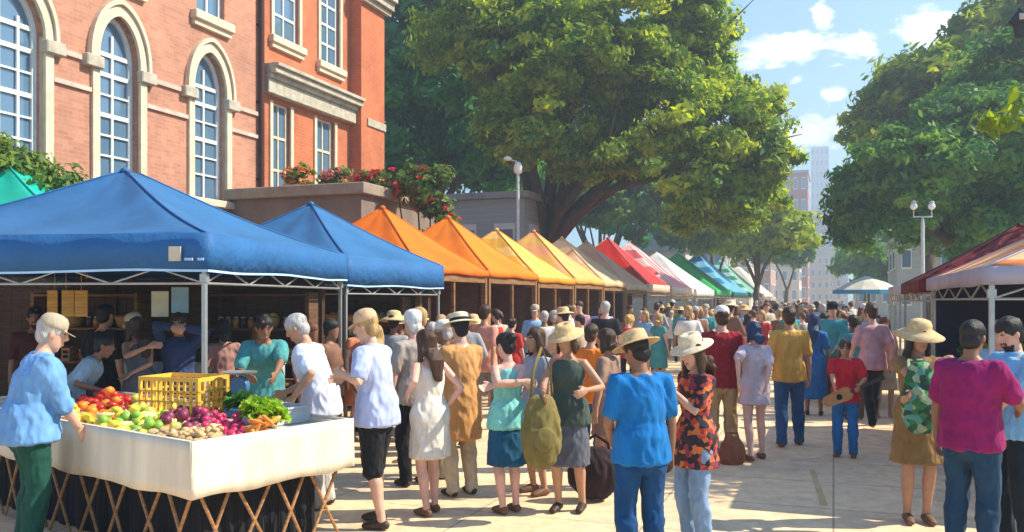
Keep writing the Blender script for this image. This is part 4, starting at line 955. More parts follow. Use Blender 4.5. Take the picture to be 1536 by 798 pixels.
# shelves with goods at the backs
def shelf(label, loc, rz, w, h, n, m_):
    t = empty('shelf_unit', loc, rz, label, 'shelf')
    for x in (0, w-.05): obj('upright', B(x, x+.05, 0, .34, 0, h), m_, t)
    for k in range(n): z = .1+(h-.15)*k/(n-1); obj('shelf', B(.052, w-.052, .0, .34, z, z+.03), m_, t)
    return t, [.1+(h-.15)*k/(n-1)+.031 for k in range(n)]
BASK = wood('basket_wicker', (.45, .24, .08)); JARC = [glossy('jar_amber', (.5, .2, .03)), glossy('jar_dark', (.08, .03, .02)), glossy('jar_cream', (.6, .52, .4)), glossy('jar_red', (.4, .04, .03))]
def basket_proto():
    t = empty('basket'); bm = bmesh.new(); prof = [(.11, 0), (.13, .03), (.15, .1), (.165, .15), (.155, .15), (.14, .1), (.12, .03), (.02, .015)]
    lathe(bm, prof, 20); obj('body', bm, BASK, t, True)
    bm = bmesh.new(); lathe(bm, [(.155, .145), (.175, .148), (.175, .168), (.155, .17)], 20, closed=True); obj('rim', bm, TIMBER, t, True)
    bm = bmesh.new(); rr = random.Random(2)
    for k in range(14): a = rr.uniform(0, 6.3); r = rr.uniform(0, .1); ell(bm, (r*math.cos(a), r*math.sin(a), .13+rr.uniform(0, .05)), .04, 8)
    obj('filling', bm, FM['orange'][0].materials[0], t, True)
    return t
def jar_proto():
    t = empty('jar'); bm = bmesh.new(); lathe(bm, [(.035, 0), (.045, .005), (.047, .1), (.035, .125), (.03, .13)], 14); obj('glass', bm, JARC[0], t, True)
    bm = bmesh.new(); lathe(bm, [(.034, .131), (.036, .133), (.036, .152), (.03, .155)], 14); obj('lid', bm, METAL, t, True)
    return t
def box_proto():
    t = crate('wooden_box', 'x', (0, 0, 0), 0, .42, .28, .18, PALEWOOD, 'box', nz=2, nx=4); bm = bmesh.new(); rr = random.Random(5)
    for k in range(18): ell(bm, (rr.uniform(-.16, .16), rr.uniform(-.09, .09), .13+rr.uniform(0, .05)), .04, 8)
    obj('filling', bm, FM['apple'][0].materials[0], t, True); return t
PB, PJ, PX = basket_proto(), jar_proto(), box_proto(); first = {'b': PB, 'j': PJ, 'x': PX}; usedp = set()
FILL = [FM[k][0].materials[0] for k in ('tomato', 'orange', 'apple', 'lemon', 'beetroot', 'potato', 'lime')]
FILLN = ['red', 'orange', 'yellow green', 'yellow', 'dark red', 'brown', 'green']
def place(kind, parent_mat, lp, where, group, rz=0, ci=0):
    p = parent_mat @ Vector(lp); src = first[kind]
    if kind in usedp: o = copy_tree(src)
    else: o = src; usedp.add(kind)
    o.location = p; o.rotation_euler = (0, 0, rz+parent_mat.to_euler().z)
    if kind == 'j':
        j = ci % 4; sl = o.children[0] if 'glass' in o.children[0].name else o.children[1]
        sl.material_slots[0].link = 'OBJECT'; sl.material_slots[0].material = JARC[j]; lab = ['amber', 'dark brown', 'cream', 'red'][j]+' jar with metal lid '+where; cat_ = 'jar'
    else:
        j = ci % 7; sl = [c for c in o.children if 'filling' in c.name][0]; sl.material_slots[0].link = 'OBJECT'; sl.material_slots[0].material = FILL[j]
        lab = ('basket' if kind == 'b' else 'wooden box')+' of '+FILLN[j]+' produce, '+where; cat_ = 'basket' if kind == 'b' else 'box'
    props(o, lab, cat_, (group+' ('+lab.split(' ')[0]+' ones)') if kind == 'j' else None)
    return o
def rootM(loc, rz): return Matrix.Translation(loc) @ Matrix.Rotation(rz, 4, 'Z')
rg = random.Random(21)
# shelf units under the blue tents
for (lab, base, rz, w_, wh) in (('dark shelf unit behind the teal shirted man', C1+n1*.5-e1*.72, math.atan2(n1.y, n1.x)+math.pi, 0, ''),):
    pass
def shelves_with_goods(lab, base, rz, w_, h, n, m_, where, seed):
    t, zs = shelf(lab, base, rz, w_, h, n, m_); M_ = rootM(base, rz); r_ = random.Random(seed)
    grp = 'jars '+where; ords = ['lowest', 'second', 'third', 'fourth', 'top']; pos = 0
    for k, z in enumerate(zs[:-1]):
        if k == 0 and n > 3: continue
        x = .12; s_i = 0
        while x < w_-.2:
            kd = r_.choice('jjjbx') if k != n-2 else r_.choice('jjb')
            wd = {'j': .11, 'b': .38, 'x': .48}[kd]
            if x+wd > w_-.06: break
            wtxt = ('%s shelf ' % ords[min(k, 4)])+where
            if kd != 'j': wtxt = ('number %d from the left ' % (s_i+1) if False else '')+wtxt; s_i += 1
            place(kd, M_, (x+wd/2, .17, z), wtxt, grp+' '+ords[k], 0 if kd != 'b' else r_.random(), ci=(k*3+s_i) if kd != 'j' else r_.randrange(4)); x += wd
    return t
def faced(nv): return math.atan2(nv.y, nv.x)
# shelf's local +x along -n (left to right seen from the camera), its front to the camera
shelves_with_goods('tall brown shelf unit behind the teal shirted man', C1+n1*1.75-e1*.75, faced(-n1), 1.5, 2.0, 5, MIDWOOD, 'behind the teal shirted man', 1)
shelves_with_goods('brown shelf unit behind the men under the blue canopy at left', C1+n1*4.3-e1*.75, faced(-n1), 1.6, 2.0, 5, TIMBER, 'under left part of nearest blue canopy', 2)
shelves_with_goods('brown shelf unit at the back of the second blue canopy', C2+n2_*2.7-e2*.75, faced(-n2_), 2.3, 1.95, 5, MIDWOOD, 'under the second blue canopy', 3)
# ochre boards hanging under the tent
for i, (px, w_) in enumerate(((82, .16), (99, .18), (122, .14))):
    p = at(px, 452, 9.6); bm = bmesh.new(); box(bm, -w_/2, w_/2, -.006, .006, -.17, .12); bar(bm, (0, 0, .12), (0, 0, .32), .004, 6)
    t = obj('hanging_board', bm, wood('ochre_board', (.5, .26, .06)), None, loc=p)
    props(t, ['ochre wooden board, leftmost of three hanging under the blue canopy', 'ochre wooden board, middle one of three hanging under the blue canopy', 'ochre wooden board, rightmost of three hanging under the blue canopy'][i], 'board', 'ochre boards hanging under the blue canopy')
for i, (px, py, c) in enumerate(((240, 456, (.75, .72, .55)), (270, 450, (.35, .55, .65)))):
    p = at(px, py, 10.2); t = obj('hanging_paper', B(-.1, .1, -.004, .004, -.15, .15), mat('paper_%d' % i, c, .8, .1, 5, 0), None, loc=p)
    props(t, ['cream paper sheet hanging under the blue canopy', 'pale blue paper sheet hanging under the blue canopy'][i], 'paper')
# counters and goods in the row stalls
ordn = ['deep orange', 'second orange', 'golden yellow', 'pale yellow', 'peach', 'bright red', 'rose pink']
for i in range(7):
    st = STALLS[i]; M_ = rootM(st.location, st.rotation_euler.z)
    ctab = empty('stall_counter', M_ @ Vector((-.95, .2, 0)), st.rotation_euler.z, 'cloth covered counter under the %s canopy' % ordn[i], 'counter')
    obj('counter_top', B(0, .75, 0, 2.7, .84, .87, bev=.004), PALEWOOD, ctab)
    bm = bmesh.new(); V = []
    pts = [(.77, 2.72), (.77, -.02), (-.02, -.02)]
    per = []
    for (a, b), (c_, d_) in zip(pts, pts[1:]):
        for k in range(24): t_ = k/24; per.append((a+(c_-a)*t_, b+(d_-b)*t_))
    per.append(pts[-1])
    for z, am in ((.875, 0), (.3 if i % 2 else .06, .02)): V.append([bm.verts.new((x+am*math.sin(q*1.2), y+am*math.cos(q*1.3), z)) for q, (x, y) in enumerate(per)])
    for k in range(len(per)-1): bm.faces.new((V[0][k], V[0][k+1], V[1][k+1], V[1][k]))
    o = obj('cloth', bm, cloth([(.55, .5, .42), (.02, .03, .06), (.012, .014, .03), (.3, .22, .12), (.5, .5, .5), (.1, .05, .03), (.4, .4, .42)][i]), ctab); so = o.modifiers.new('s', 'SOLIDIFY'); so.thickness = .006
    y = .45; k = 0
    while y < 2.8:
        place('x' if (k+i) % 2 else 'b', M_, (-.5, y, .872), 'counter under the %s canopy, %s' % (ordn[i], ['nearest', 'second nearest', 'middle', 'second farthest', 'farthest', 'very end', 'last'][min(k, 6)]), '', rz=R(90) if (k+i) % 2 else 0, ci=k*2+i); y += .5; k += 1
    if i < 5: shelves_with_goods('dark shelf unit under the %s canopy' % ordn[i], M_ @ Vector((-3.0, 2.9, 0)), st.rotation_euler.z-math.pi/2, 2.6, 2.0, 4 if i > 2 else 5, TIMBER if i % 2 else MIDWOOD, 'under the %s canopy' % ordn[i], 30+i)
    # timber fence-like front frame seen at the side of the near stalls
    if i < 5:
        fr = st; bm = bmesh.new(); box(bm, -.1, -.04, 1.5, 1.56, 0, 2.28); obj('post', bm, TIMBER, fr)
# right stall counter with greens
for i, (Yc, lab) in enumerate(((9.2, 'green cloth counter under the peach striped canopy at right'), (14.3, 'counter under the maroon canopy at right'))):
    base = Vector((4.37+.371*(Yc-8)+.25, Yc, 0)); rz = -R(ST); M_ = rootM(base, rz)
    ctab = empty('stall_counter', base, rz, lab, 'counter'); obj('counter_top', B(0, .8, 0, 3.4, .86, .9, bev=.004), PALEWOOD, ctab)
    obj('front_panel', B(.02, .05, .05, 3.35, .05, .858), TIMBER, ctab); obj('end_panel', B(.06, .75, .05, .08, .05, .858), TIMBER, ctab)
    for k in range(6): place('x' if k % 2 else 'b', M_, (.4, .35+k*.55, .901), '%s, %s' % (['right hand cabbage counter', 'counter under the maroon canopy'][i], ['nearest', 'second nearest', 'third nearest', 'third farthest', 'second farthest', 'farthest'][k]), '', ci=(6, 1, 6, 2, 1, 0)[k], rz=R(90))
    if i == 0:
        for k in range(26):
            o = bpy.data.objects.new('cabbage', lets[1 if k % 3 else 0].data); COL.objects.link(o); o.location = M_ @ Vector((rg.uniform(.1, .7), rg.uniform(.2, 3.2), 1.08+rg.uniform(0, .14))); s = rg.uniform(1.1, 1.6); o.scale = (s, s, s); o.rotation_euler = (rg.uniform(-.4, .4), 0, rg.uniform(0, 6))
            props(o, 'dark green leafy cabbage heaped on the right hand counter' if k % 3 else 'bright green leafy cabbage heaped on the right hand counter', 'cabbage', 'dark cabbages on the right counter' if k % 3 else 'bright cabbages on the right counter')
# ---------------------------------------------------------------- trees
BARK = mat('bark', (.10, .07, .045), .95, .4, 4, .8, .03, vec=(1, 1, .25))
LM = {'sun': leaf_mat('leaf_sunny', (.045, .17, .018), (.54, .62, .03), .56), 'deep': leaf_mat('leaf_deep', (.03, .17, .06), (.12, .38, .08), .4),
      'mid': leaf_mat('leaf_mid', (.035, .13, .02), (.22, .38, .04), .42), 'cool': leaf_mat('leaf_cool', (.025, .14, .055), (.22, .42, .05), .5), 'bush': leaf_mat('leaf_bush', (.03, .09, .02), (.20, .30, .04), .3)}
def leaves(name, blobs, n, size, m_, parent, seed, csz=.55, per=40, shell=.55, up=.35):
    g = np.random.default_rng(seed); nc = max(1, n//per)
    if len(blobs) > 3 and size > .1:       # small outlying boughs make the outline uneven
        ex = []
        for b in blobs:
            for q in range(3):
                d_ = g.normal(size=3); d_ /= np.linalg.norm(d_); d_[2] = abs(d_[2])*.6 if g.random() < .5 else d_[2]*.5; k_ = g.uniform(.22, .36)
                ex.append((b[0]+d_[0]*b[3]*1.02, b[1]+d_[1]*b[4]*1.02, b[2]+d_[2]*b[5]*1.02, b[3]*k_, b[4]*k_, b[5]*k_*.8))
        blobs = list(blobs)+ex
    vol = np.array([b[3]*b[4]*b[5] for b in blobs]); vol = vol/vol.sum()
    bi = g.choice(len(blobs), nc, p=vol); B_ = np.array(blobs)[bi]
    d = g.normal(size=(nc, 3)); d /= np.linalg.norm(d, axis=1)[:, None]
    r = g.random(nc)**(1/3)*(1-shell)+shell*g.random(nc)**.12*(1) ; r = np.clip(r, 0, 1.06)
    cc = B_[:, :3]+d*r[:, None]*B_[:, 3:6]
    fz = np.array([noise.noise(Vector(q)*(.42 if size > .1 else 2.0)) for q in cc]); keep = fz > (-.1 if size > .1 else -.22); 
    idx = np.where(keep)[0]; rep = g.choice(idx, nc); cc = np.where(keep[:, None], cc, cc[rep]+g.normal(size=(nc, 3))*csz*.5); d = np.where(keep[:, None], d, d[rep])
    cs = csz*(.6+.8*g.random(nc)); tint = g.random(nc)
    # layered clumps: each clump a flattened spray of leaves
    ci = np.repeat(np.arange(nc), per); k = len(ci)
    off = g.normal(size=(k, 3)); off /= np.linalg.norm(off, axis=1)[:, None]; off *= (g.random(k)**.45)[:, None]*cs[ci][:, None]
    off[:, 2] *= .5
    P_ = cc[ci]+off
    nrm = .7*off/cs[ci][:, None]+.55*d[ci]+g.normal(size=(k, 3))*.45; nrm[:, 2] += up; nrm /= np.linalg.norm(nrm, axis=1)[:, None]
    a = np.cross(nrm, g.normal(size=(k, 3))); a /= np.linalg.norm(a, axis=1)[:, None]; b = np.cross(nrm, a)
    s = size*(.6+.8*g.random(k))[:, None]
    # leaf sprig: a bent diamond of four corners
    V = np.stack([P_-a*s, P_-b*s*.42+nrm*s*.12, P_+a*s*1.1, P_+b*s*.5+nrm*s*.1], 1).reshape(-1, 3)
    me = bpy.data.meshes.new(name); me.vertices.add(4*k); me.vertices.foreach_set('co', V.astype('f').ravel())
    me.loops.add(4*k); me.loops.foreach_set('vertex_index', np.arange(4*k, dtype='i')); me.polygons.add(k)
    me.polygons.foreach_set('loop_start', np.arange(0, 4*k, 4, dtype='i')); me.polygons.foreach_set('loop_total', np.full(k, 4, 'i')); me.update(calc_edges=True)
    at_ = me.attributes.new('tint', 'FLOAT', 'FACE'); at_.data.foreach_set('value', np.clip(.65*tint[ci]**1.5+.35*g.random(k), 0, 1).astype('f'))
    me.materials.append(m_); o = bpy.data.objects.new(name, me); COL.objects.link(o); o.parent = parent; return o
def limbs(bm, base, th, tr, ends, seed, sub=3, n=10):
    rn = random.Random(seed); pts = [Vector(base)]; rr = [tr*1.35]
    for i in range(1, 5): pts.append(Vector(base)+Vector((rn.uniform(-.1, .1)*i*.3, rn.uniform(-.1, .1)*i*.3, th*i/4))); rr.append(tr*(1.05-.08*i))
    tube(bm, pts, rr, n+4, cap=0); top = pts[-1]
    for e in ends:
        e = Vector(e); mid = top.lerp(e, .5)+Vector((rn.uniform(-.4, .4), rn.uniform(-.4, .4), .25*(e-top).length*.4)); q = top.lerp(mid, .5)+Vector((rn.uniform(-.15, .15), 0, .1))
        r = tr*rn.uniform(.4, .6); tube(bm, [top-Vector((0, 0, tr)), q, mid, e], [r, r*.8, r*.55, r*.12], n, cap=0)
        for k in range(sub):
            t = rn.uniform(.35, .9); s0 = mid.lerp(e, t) if t > .5 else q.lerp(mid, t*2); L = (e-top).length*rn.uniform(.25, .45)
            d = ((e-top).normalized()+Vector((rn.uniform(-1, 1), rn.uniform(-1, 1), rn.uniform(-.2, .8)))).normalized()
            tube(bm, [s0, s0+d*L*.5+Vector((0, 0, .05*L)), s0+d*L], [r*.35, r*.22, r*.06], 6, cap=0)
def tree(label, base, th, tr, blobs, n, size, lm, seed, group=None, csz=.55, shell=.55, per=40, nlimb=None, name='tree'):
    t = empty(name, base, 0, label, 'tree', group)
    bm = bmesh.new(); rn = random.Random(seed)
    ends = [(b[0]+rn.uniform(-.2, .2)*b[3], b[1]+rn.uniform(-.2, .2)*b[4], b[2]+.2*b[5]) for b in blobs[:nlimb]]
    limbs(bm, (0, 0, 0), th, tr, ends, seed); obj('trunk', bm, BARK, t, True)
    leaves('crown', blobs, n, size, LM[lm], t, seed, csz, shell=shell, per=per)
    return t
def blobs_px(lst, Y, base):           # crown masses written as picture column/row/radius at a depth, turned into metres
    out = []
    for px, py, rx, rz, dy, ry in lst:
        Yd = Y+dy; p = at(px, py, Yd); k = Yd/F
        out.append((p.x-base[0], p.y-base[1], p.z-base[2], rx*k, ry, rz*k))
    return out
# the big sunlit tree behind the orange stalls
b0 = (gx(816, 36.5), 36.5, 0)
tree('huge sunlit tree with yellow green crown behind the orange and yellow stalls', b0, 4.2, .55,
     blobs_px([(830, 95, 150, 110, 0, 4.5), (960, 60, 130, 110, 0, 4.5), (960, 180, 120, 75, -2, 3.5), (1065, 110, 75, 70, -1, 3), (1080, 205, 85, 65, -2.5, 3), (1010, 270, 80, 40, -3, 2.5),
               (800, 195, 90, 60, -1, 3.5), (870, 20, 150, 90, 1, 4), (1120, 250, 50, 55, -2, 2.5), (720, 60, 100, 100, 1, 4), (1040, 20, 55, 50, 0, 3), (905, 235, 70, 35, -2, 3), (1090, 300, 62, 40, -2, 2.5), (1140, 190, 40, 45, -2, 2), (1010, 310, 60, 30, -2, 2)], 34, b0), 150000, .14, 'sun', 5, csz=.55, per=60, nlimb=12)
b0 = (gx(905, 52), 52.0, 0)
tree('thin branched tree with bright leaves below the big crown beside the red stall', b0, 2.6, .2, blobs_px([(905, 300, 62, 42, 0, 2.2), (950, 280, 50, 38, 0, 2), (865, 275, 40, 35, 0, 2), (1000, 310, 40, 30, 0, 2)], 52, b0), 16000, .2, 'mid', 9, csz=.5, shell=.3)
b0 = (gx(640, 44), 44.0, 0)
tree('dark blue green tree filling the gap right of the orange brick building', b0, 5, .5, blobs_px([(620, 60, 110, 130, 0, 5), (700, 150, 100, 110, 0, 5), (640, 240, 80, 55, 0, 4), (760, 230, 60, 60, 0, 4), (600, 190, 90, 80, 0, 4), (740, 50, 90, 110, 1, 5), (660, -40, 130, 80, 0, 5), (730, 240, 70, 50, 0, 4)], 44, b0), 60000, .25, 'deep', 13, csz=.85, per=60)
for k, (px, Y, bl, lm, lab) in enumerate((
    (1135, 58, [(1120, 300, 60, 50, 0, 3), (1150, 335, 45, 45, 0, 3), (1130, 215, 40, 40, 0, 2.5), (1090, 340, 60, 40, 0, 3), (1192, 358, 22, 24, -1, 2.4), (1120, 275, 36, 30, 0, 2.5)], 'sun', 'yellow green street tree beyond the big tree, above the green canopies'),
    (1075, 70, [(1060, 320, 60, 40, 0, 4), (1010, 335, 50, 32, 0, 4), (1110, 345, 50, 32, 0, 3)], 'mid', 'darker street tree above the grey roofed house'),
    (1180, 85, [(1185, 372, 30, 22, 0, 3), (1150, 368, 32, 22, 0, 3)], 'mid', 'small distant tree at the left side of the street end'))):
    b0 = (gx(px, Y), Y, 0); tree(lab, b0, 3, .25, blobs_px(bl, Y, b0), (16000, 9000, 4000)[k], (.3, .36, .36)[k], lm, 20+k, csz=.9)
b0 = (gx(900, 62), 62.0, 0)
tree('dark shady tree filling the background under the huge sunlit crown', b0, 3, .35, blobs_px([(800, 250, 60, 60, 0, 4), (880, 240, 80, 70, 0, 4), (960, 270, 70, 60, 0, 4), (1030, 290, 60, 45, 0, 4), (850, 310, 60, 35, 0, 3), (940, 325, 50, 28, 0, 3)], 62, b0), 26000, .3, 'deep', 91, csz=.8, per=50)
# right hand trees
b0 = (gx(1470, 31), 31.0, 0)
tree('large dark green tree on the right behind the peach canopy', b0, 3.2, .5, blobs_px([(1440, 230, 120, 90, 0, 4.5), (1350, 260, 75, 80, -1, 3.5), (1520, 170, 100, 110, 0, 4.5), (1330, 340, 62, 42, 0, 3), (1400, 345, 70, 42, 0, 3), (1490, 330, 75, 50, 0, 3.5), (1300, 290, 40, 50, 0, 2.5), (1560, 280, 80, 90, 0, 4)], 31, b0), 110000, .135, 'cool', 33, csz=.5, per=60, nlimb=6)
b0 = (gx(1395, 40), 40.0, 0)
tree('tree with pale yellow green top rising behind the large dark tree on the right', b0, 4, .4, blobs_px([(1385, 145, 70, 60, 0, 3.5), (1340, 190, 55, 60, 0, 3), (1440, 110, 60, 55, 0, 3), (1500, 60, 65, 60, 0, 3), (1310, 220, 35, 35, -1, 2.5), (1545, 20, 60, 60, 0, 3)], 40, b0), 36000, .22, 'sun', 35, csz=.7, per=50)
b0 = (gx(1300, 75), 75.0, 0)
tree('hazy blue green tree at the right side of the street end', b0, 3, .3, blobs_px([(1320, 385, 55, 32, 0, 4), (1290, 400, 35, 24, 0, 3), (1370, 390, 50, 30, 0, 4), (1430, 380, 60, 40, 0, 4)], 75, b0), 9000, .45, 'cool', 37, csz=1.2)
# tree just outside the frame whose branch dips into the top right corner
b0 = (9.6, 10.4, 0)
tree('young tree whose leafy branch dips into the top right corner', b0, 3.6, .16, [(-1.5, -.8, 5.0, 1.6, 1.3, .8), (.1, 0, 6.0, 1.7, 1.6, 1.2), (-3.6, -1.0, 4.0, .9, .7, .32), (-2.7, -.7, 4.5, 1.0, .7, .4), (1.4, .5, 5.0, 1.3, 1.2, 1.0)], 7000, .075, 'sun', 41, csz=.28, shell=.3)
b0 = (13.0, 15.2, 0)  # unseen tree, added to throw dappled shade on the paving
tree('unseen tree added outside the right edge, casting dappled shade on the paving', b0, 4, .2, [(-1.2, -.3, 5.4, 2.0, 2.4, 1.0), (.8, .5, 6.2, 2.0, 2.0, 1.3), (0, -1.4, 5.6, 1.6, 1.6, .9)], 7000, .1, 'mid', 43, csz=.35, shell=.3)
# bush against the brick wall at left, flowering plants on the annex
def bush(label, base, blobs, n, size, lm, seed, name='bush', cat_='bush', flowers=None, csz=.3, per=24):
    t = empty(name, base, 0, label, cat_)
    bm = bmesh.new()
    for b in blobs: tube(bm, [(b[0]*.3, b[1]*.3, 0), (b[0]*.6, b[1]*.6, b[2]*.5), (b[0], b[1], b[2])], [.05, .035, .01], 6, cap=0)
    obj('stem', bm, BARK, t, True); leaves('foliage', blobs, n, size, LM[lm], t, seed, csz, per=per, shell=.6)
    if flowers: leaves('flowers', [(b[0], b[1]-.08, b[2], b[3]*1.05, b[4]*1.05, b[5]*1.05) for b in blobs], flowers[0], size*.9, flowers[1], t, seed+1, .12, per=8, shell=.9)
    return t
b0 = (gx(60, 14.4), 14.4, 0)
bush('leafy green bush between the teal canopy and the salmon brick wall', b0, blobs_px([(20, 262, 45, 40, 0, .8), (85, 282, 40, 32, 0, .7), (-30, 250, 50, 50, 0, .8), (115, 296, 20, 22, 0, .4), (60, 330, 60, 50, 0, .7)], 14.4, b0), 9000, .075, 'bush', 51)
def flowerm(k, c): 
    m_ = leaf_mat('petals_'+k, sc(c, .6), c, .3); return m_
REDF, PINKF, ORF = flowerm('red', (.7, .03, .04)), flowerm('pink', (.75, .25, .25)), flowerm('orange', (.75, .25, .05))
# low annex with flat roof, in front of the orange building
AX = empty('annex', NL*10.25+D*17.6, RZ, 'low brown rendered annex with flat roof behind the blue canopies', 'building')
REND = mat('brown_render', (.20, .155, .12), .9, .2, 1.5, .3)
bm = bmesh.new(); box(bm, 0, 4.6, 0, 3.7, 0, 4.35); obj('wall', bm, REND, AX)
obj('roof', B(-.15, 4.75, -.15, 3.75, 4.352, 4.62, bev=.02), mat('brown_roof_edge', (.3, .24, .18), .9, .2, 3, .3), AX)
wf = bmesh.new(); box(wf, 1.0, 2.0, -.04, -.001, 2.4, 3.7); w_ = obj('window', wf, FRAME, AX); obj('pane', B(1.08, 1.92, -.05, -.041, 2.48, 3.62), GLASS, w_)
wf = bmesh.new(); box(wf, -.04, -.001, 1.5, 2.6, 2.6, 3.7); w_ = obj('window', wf, FRAME, AX); obj('pane', B(-.05, -.041, 1.6, 2.5, 2.7, 3.6), GLASS, w_)
for i, (px, c, fl, n_) in enumerate(((450, 'mid', ORF, 'orange'), (505, 'mid', PINKF, 'pink'), (560, 'bush', REDF, 'red'))):
    Y = 22.0+i*.25; p = at(px, 284, Y); t = empty('planter', p+Vector((0, 0, -.0)), RZ*0+R(10), '%s flowering plant box on the annex roof, %s' % (n_, ['leftmost', 'middle one', 'rightmost'][i]), 'planter', 'flower boxes on the annex roof')
    t.location.z = 4.625
    obj('box', B(-.42, .42, -.14, .14, 0, .2, bev=.01), mat('terracotta', (.45, .2, .12), .8, .2, 6), t)
    leaves('foliage', [(0, 0, .38, .45, .22, .24), (.15, 0, .55, .2, .15, .16)], 900, .05, LM[c], t, 60+i, .1, per=10)
    leaves('flowers', [(0, -.04, .4, .46, .24, .26)], 600, .045, fl, t, 70+i, .08, per=8, shell=.9)
p = at(648, 300, 21.0)
t = bush('hanging vine with red flowers spilling from the annex corner over the orange canopies', (p.x, p.y, 0), [(-.4, .2, 4.75, .45, .4, .5), (-.05, 0, 4.5, .45, .4, .55), (.15, -.1, 4.0, .35, .3, .5), (.4, -.2, 3.65, .3, .25, .35), (-.9, .3, 4.8, .4, .3, .35), (.1, .1, 4.95, .35, .35, .3)], 3400, .08, 'bush', 81, 'flowering_vine', 'plant', (420, REDF), csz=.2, per=16)
# ---------------------------------------------------------------- lamps
LAMPG = mat('lamp_globe', (.85, .85, .8), .3, .03, 5, 0); IRONW = mat('pale_iron', (.55, .58, .56), .5, .1, 8, 0, metal=.3)
def lamp(label, loc, h, kind, m_):
    t = empty('street_lamp', loc, 0, label, 'street lamp')
    bm = bmesh.new(); lathe(bm, [(.16, 0), (.17, .06), (.12, .12), (.1, .5), (.075, .55), (.06, h*.5), (.05, h-.5), (.045, h-.45), (.035, h-.29)] if kind == 'twin' else [(.16, 0), (.17, .06), (.12, .12), (.1, .5), (.075, .55), (.06, h*.5), (.05, h-.5), (.045, h-.45)], 14); obj('pole', bm, m_, t, True)
    if kind == 'single':
        bm = bmesh.new(); tube(bm, [(0, 0, h-.5), (0, 0, h-.3), (-.08, -.05, h-.05), (-.3, -.1, h)], [.045, .04, .035, .03], 8); obj('arm', bm, m_, t, True)
        bm = bmesh.new(); lathe(bm, [(.04, .12), (.13, .06), (.15, 0), (.12, -.03), (.03, -.05)], 14, Matrix.Translation((-.36, -.1, h+.0))); obj('lamp_head', bm, LAMPG, t, True)
        bm = bmesh.new(); lathe(bm, [(.06, -.25), (.14, -.2), (.15, 0), (.1, .14), (.04, .18)], 14, Matrix.Translation((0, -.02, h-.25))); obj('lamp_shade', bm, LAMPG, t, True)
    else:
        bm = bmesh.new(); bar(bm, (-.28, 0, h-.3), (.28, 0, h-.3), .02)
        for s in (-1, 1): bar(bm, (s*.26, 0, h-.3), (s*.26, 0, h-.08), .015)
        obj('arm', bm, m_, t)
        for s in (-1, 1):
            bm = bmesh.new(); ell(bm, (s*.26, 0, h+.0), .10, 14); obj('lamp_shade', bm, LAMPG, t, True)
            bm = bmesh.new(); lathe(bm, [(.07, 0), (.08, .03), (.02, .08)], 10, Matrix.Translation((s*.26, 0, h+.09))); obj('lamp_cap', bm, m_, t, True)
lamp('tall pale street lamp rising behind the yellow canopies before the big tree', (gx(777, 30), 30, 0), 6.75, 'single', IRONW)
lamp('twin globe street lamp before the dark tree on the right', (gx(1384, 25), 25, 0), 4.6, 'twin', IRONW)
t = empty('street_lamp', (gx(1545, 8.9), 8.9, 0), 0, 'dark iron lantern post at the right edge of the view', 'street lamp')
bm = bmesh.new(); lathe(bm, [(.13, 0), (.14, .1), (.09, .18), (.07, .8), (.05, .9), (.042, 4.4), (.04, 5.4)], 14); obj('pole', bm, DKMETAL, t, True)
bm = bmesh.new(); tube(bm, [(0, 0, 4.75), (-.04, 0, 4.85), (-.1, 0, 4.85)], [.02, .018, .015], 8, cap=0); obj('arm', bm, DKMETAL, t)
bm = bmesh.new(); lathe(bm, [(.045, -.02), (.07, .1), (.115, .13), (.09, .16), (.03, .24), (.01, .28)], 6, Matrix.Translation((-.11, 0, 4.62))); obj('lantern', bm, DKMETAL, t)
# ---------------------------------------------------------------- far buildings
def bld(label, px0, px1, Y, ztop, depth, m_, rows=3, cols=4, roof=None, wc=GLASS, rz=None, gable=0, base=0, wz0=1.0):
    x0, x1 = gx(px0, Y), gx(px1, Y); rz = -R(ST) if rz is None else rz
    t = empty('building', (x0, Y, 0), rz, label, 'building'); wd = (x1-x0)/max(.3, math.cos(rz))
    bm = bmesh.new(); box(bm, 0, wd, 0, depth, base, ztop); obj('wall', bm, m_, t)
    if gable:
        bm = bmesh.new(); prism(bm, [(-.3, ztop-.1), (wd+.3, ztop-.1), (wd/2, ztop+gable)], -.3, depth+.3)
        bmesh.ops.translate(bm, verts=bm.verts, vec=(0, 0, .105)); obj('roof', bm, roof, t)
    elif roof: 
        bm = bmesh.new(); box(bm, -.25, wd+.25, -.25, depth+.25, ztop+.003, ztop+max(.25, ztop*.02)); obj('roof', bm, roof, t)
    sh = (ztop-wz0)/rows; cw = wd/cols
    for r_ in range(rows):
        for c_ in range(cols):
            a, z = (c_+.5)*cw, wz0+sh*(r_+.25)
            w_ = obj('window', B(a-cw*.27, a+cw*.27, -.06, -.002, z, z+sh*.55), FRAME, t); obj('pane', B(a-cw*.22, a+cw*.22, -.075, -.061, z+sh*.05, z+sh*.5), wc, w_)
    # the street side has openings too
    n_ = max(2, int(depth/3)); dw = depth/n_
    for r_ in range(rows):
        for c_ in range(min(n_, 5)):
            a, z = (c_+.5)*dw, wz0+sh*(r_+.25); s_ = wd if px1 < 1245 else 0; sg = 1 if px1 < 1245 else -1
            xs = sorted((s_+sg*.002, s_+sg*.07)); w_ = obj('window', B(xs[0], xs[1], a-dw*.25, a+dw*.25, z, z+sh*.55), FRAME, t)
            xs = sorted((s_+sg*.071, s_+sg*.08)); obj('pane', B(xs[0], xs[1], a-dw*.2, a+dw*.2, z+sh*.05, z+sh*.5), wc, w_)
    return t
GROOF = mat('grey_roof', (.3, .32, .33), .8, .2, 2, .3); CLAP = mat('grey_clapboard', (.36, .38, .38), .8, .15, 2, .3, vec=(.2, .2, 8)); CREAMW = mat('cream_wall', (.6, .5, .38), .8, .12, 1); PINKW = mat('brown_pink_wall', (.42, .26, .2), .85, .2, 1)
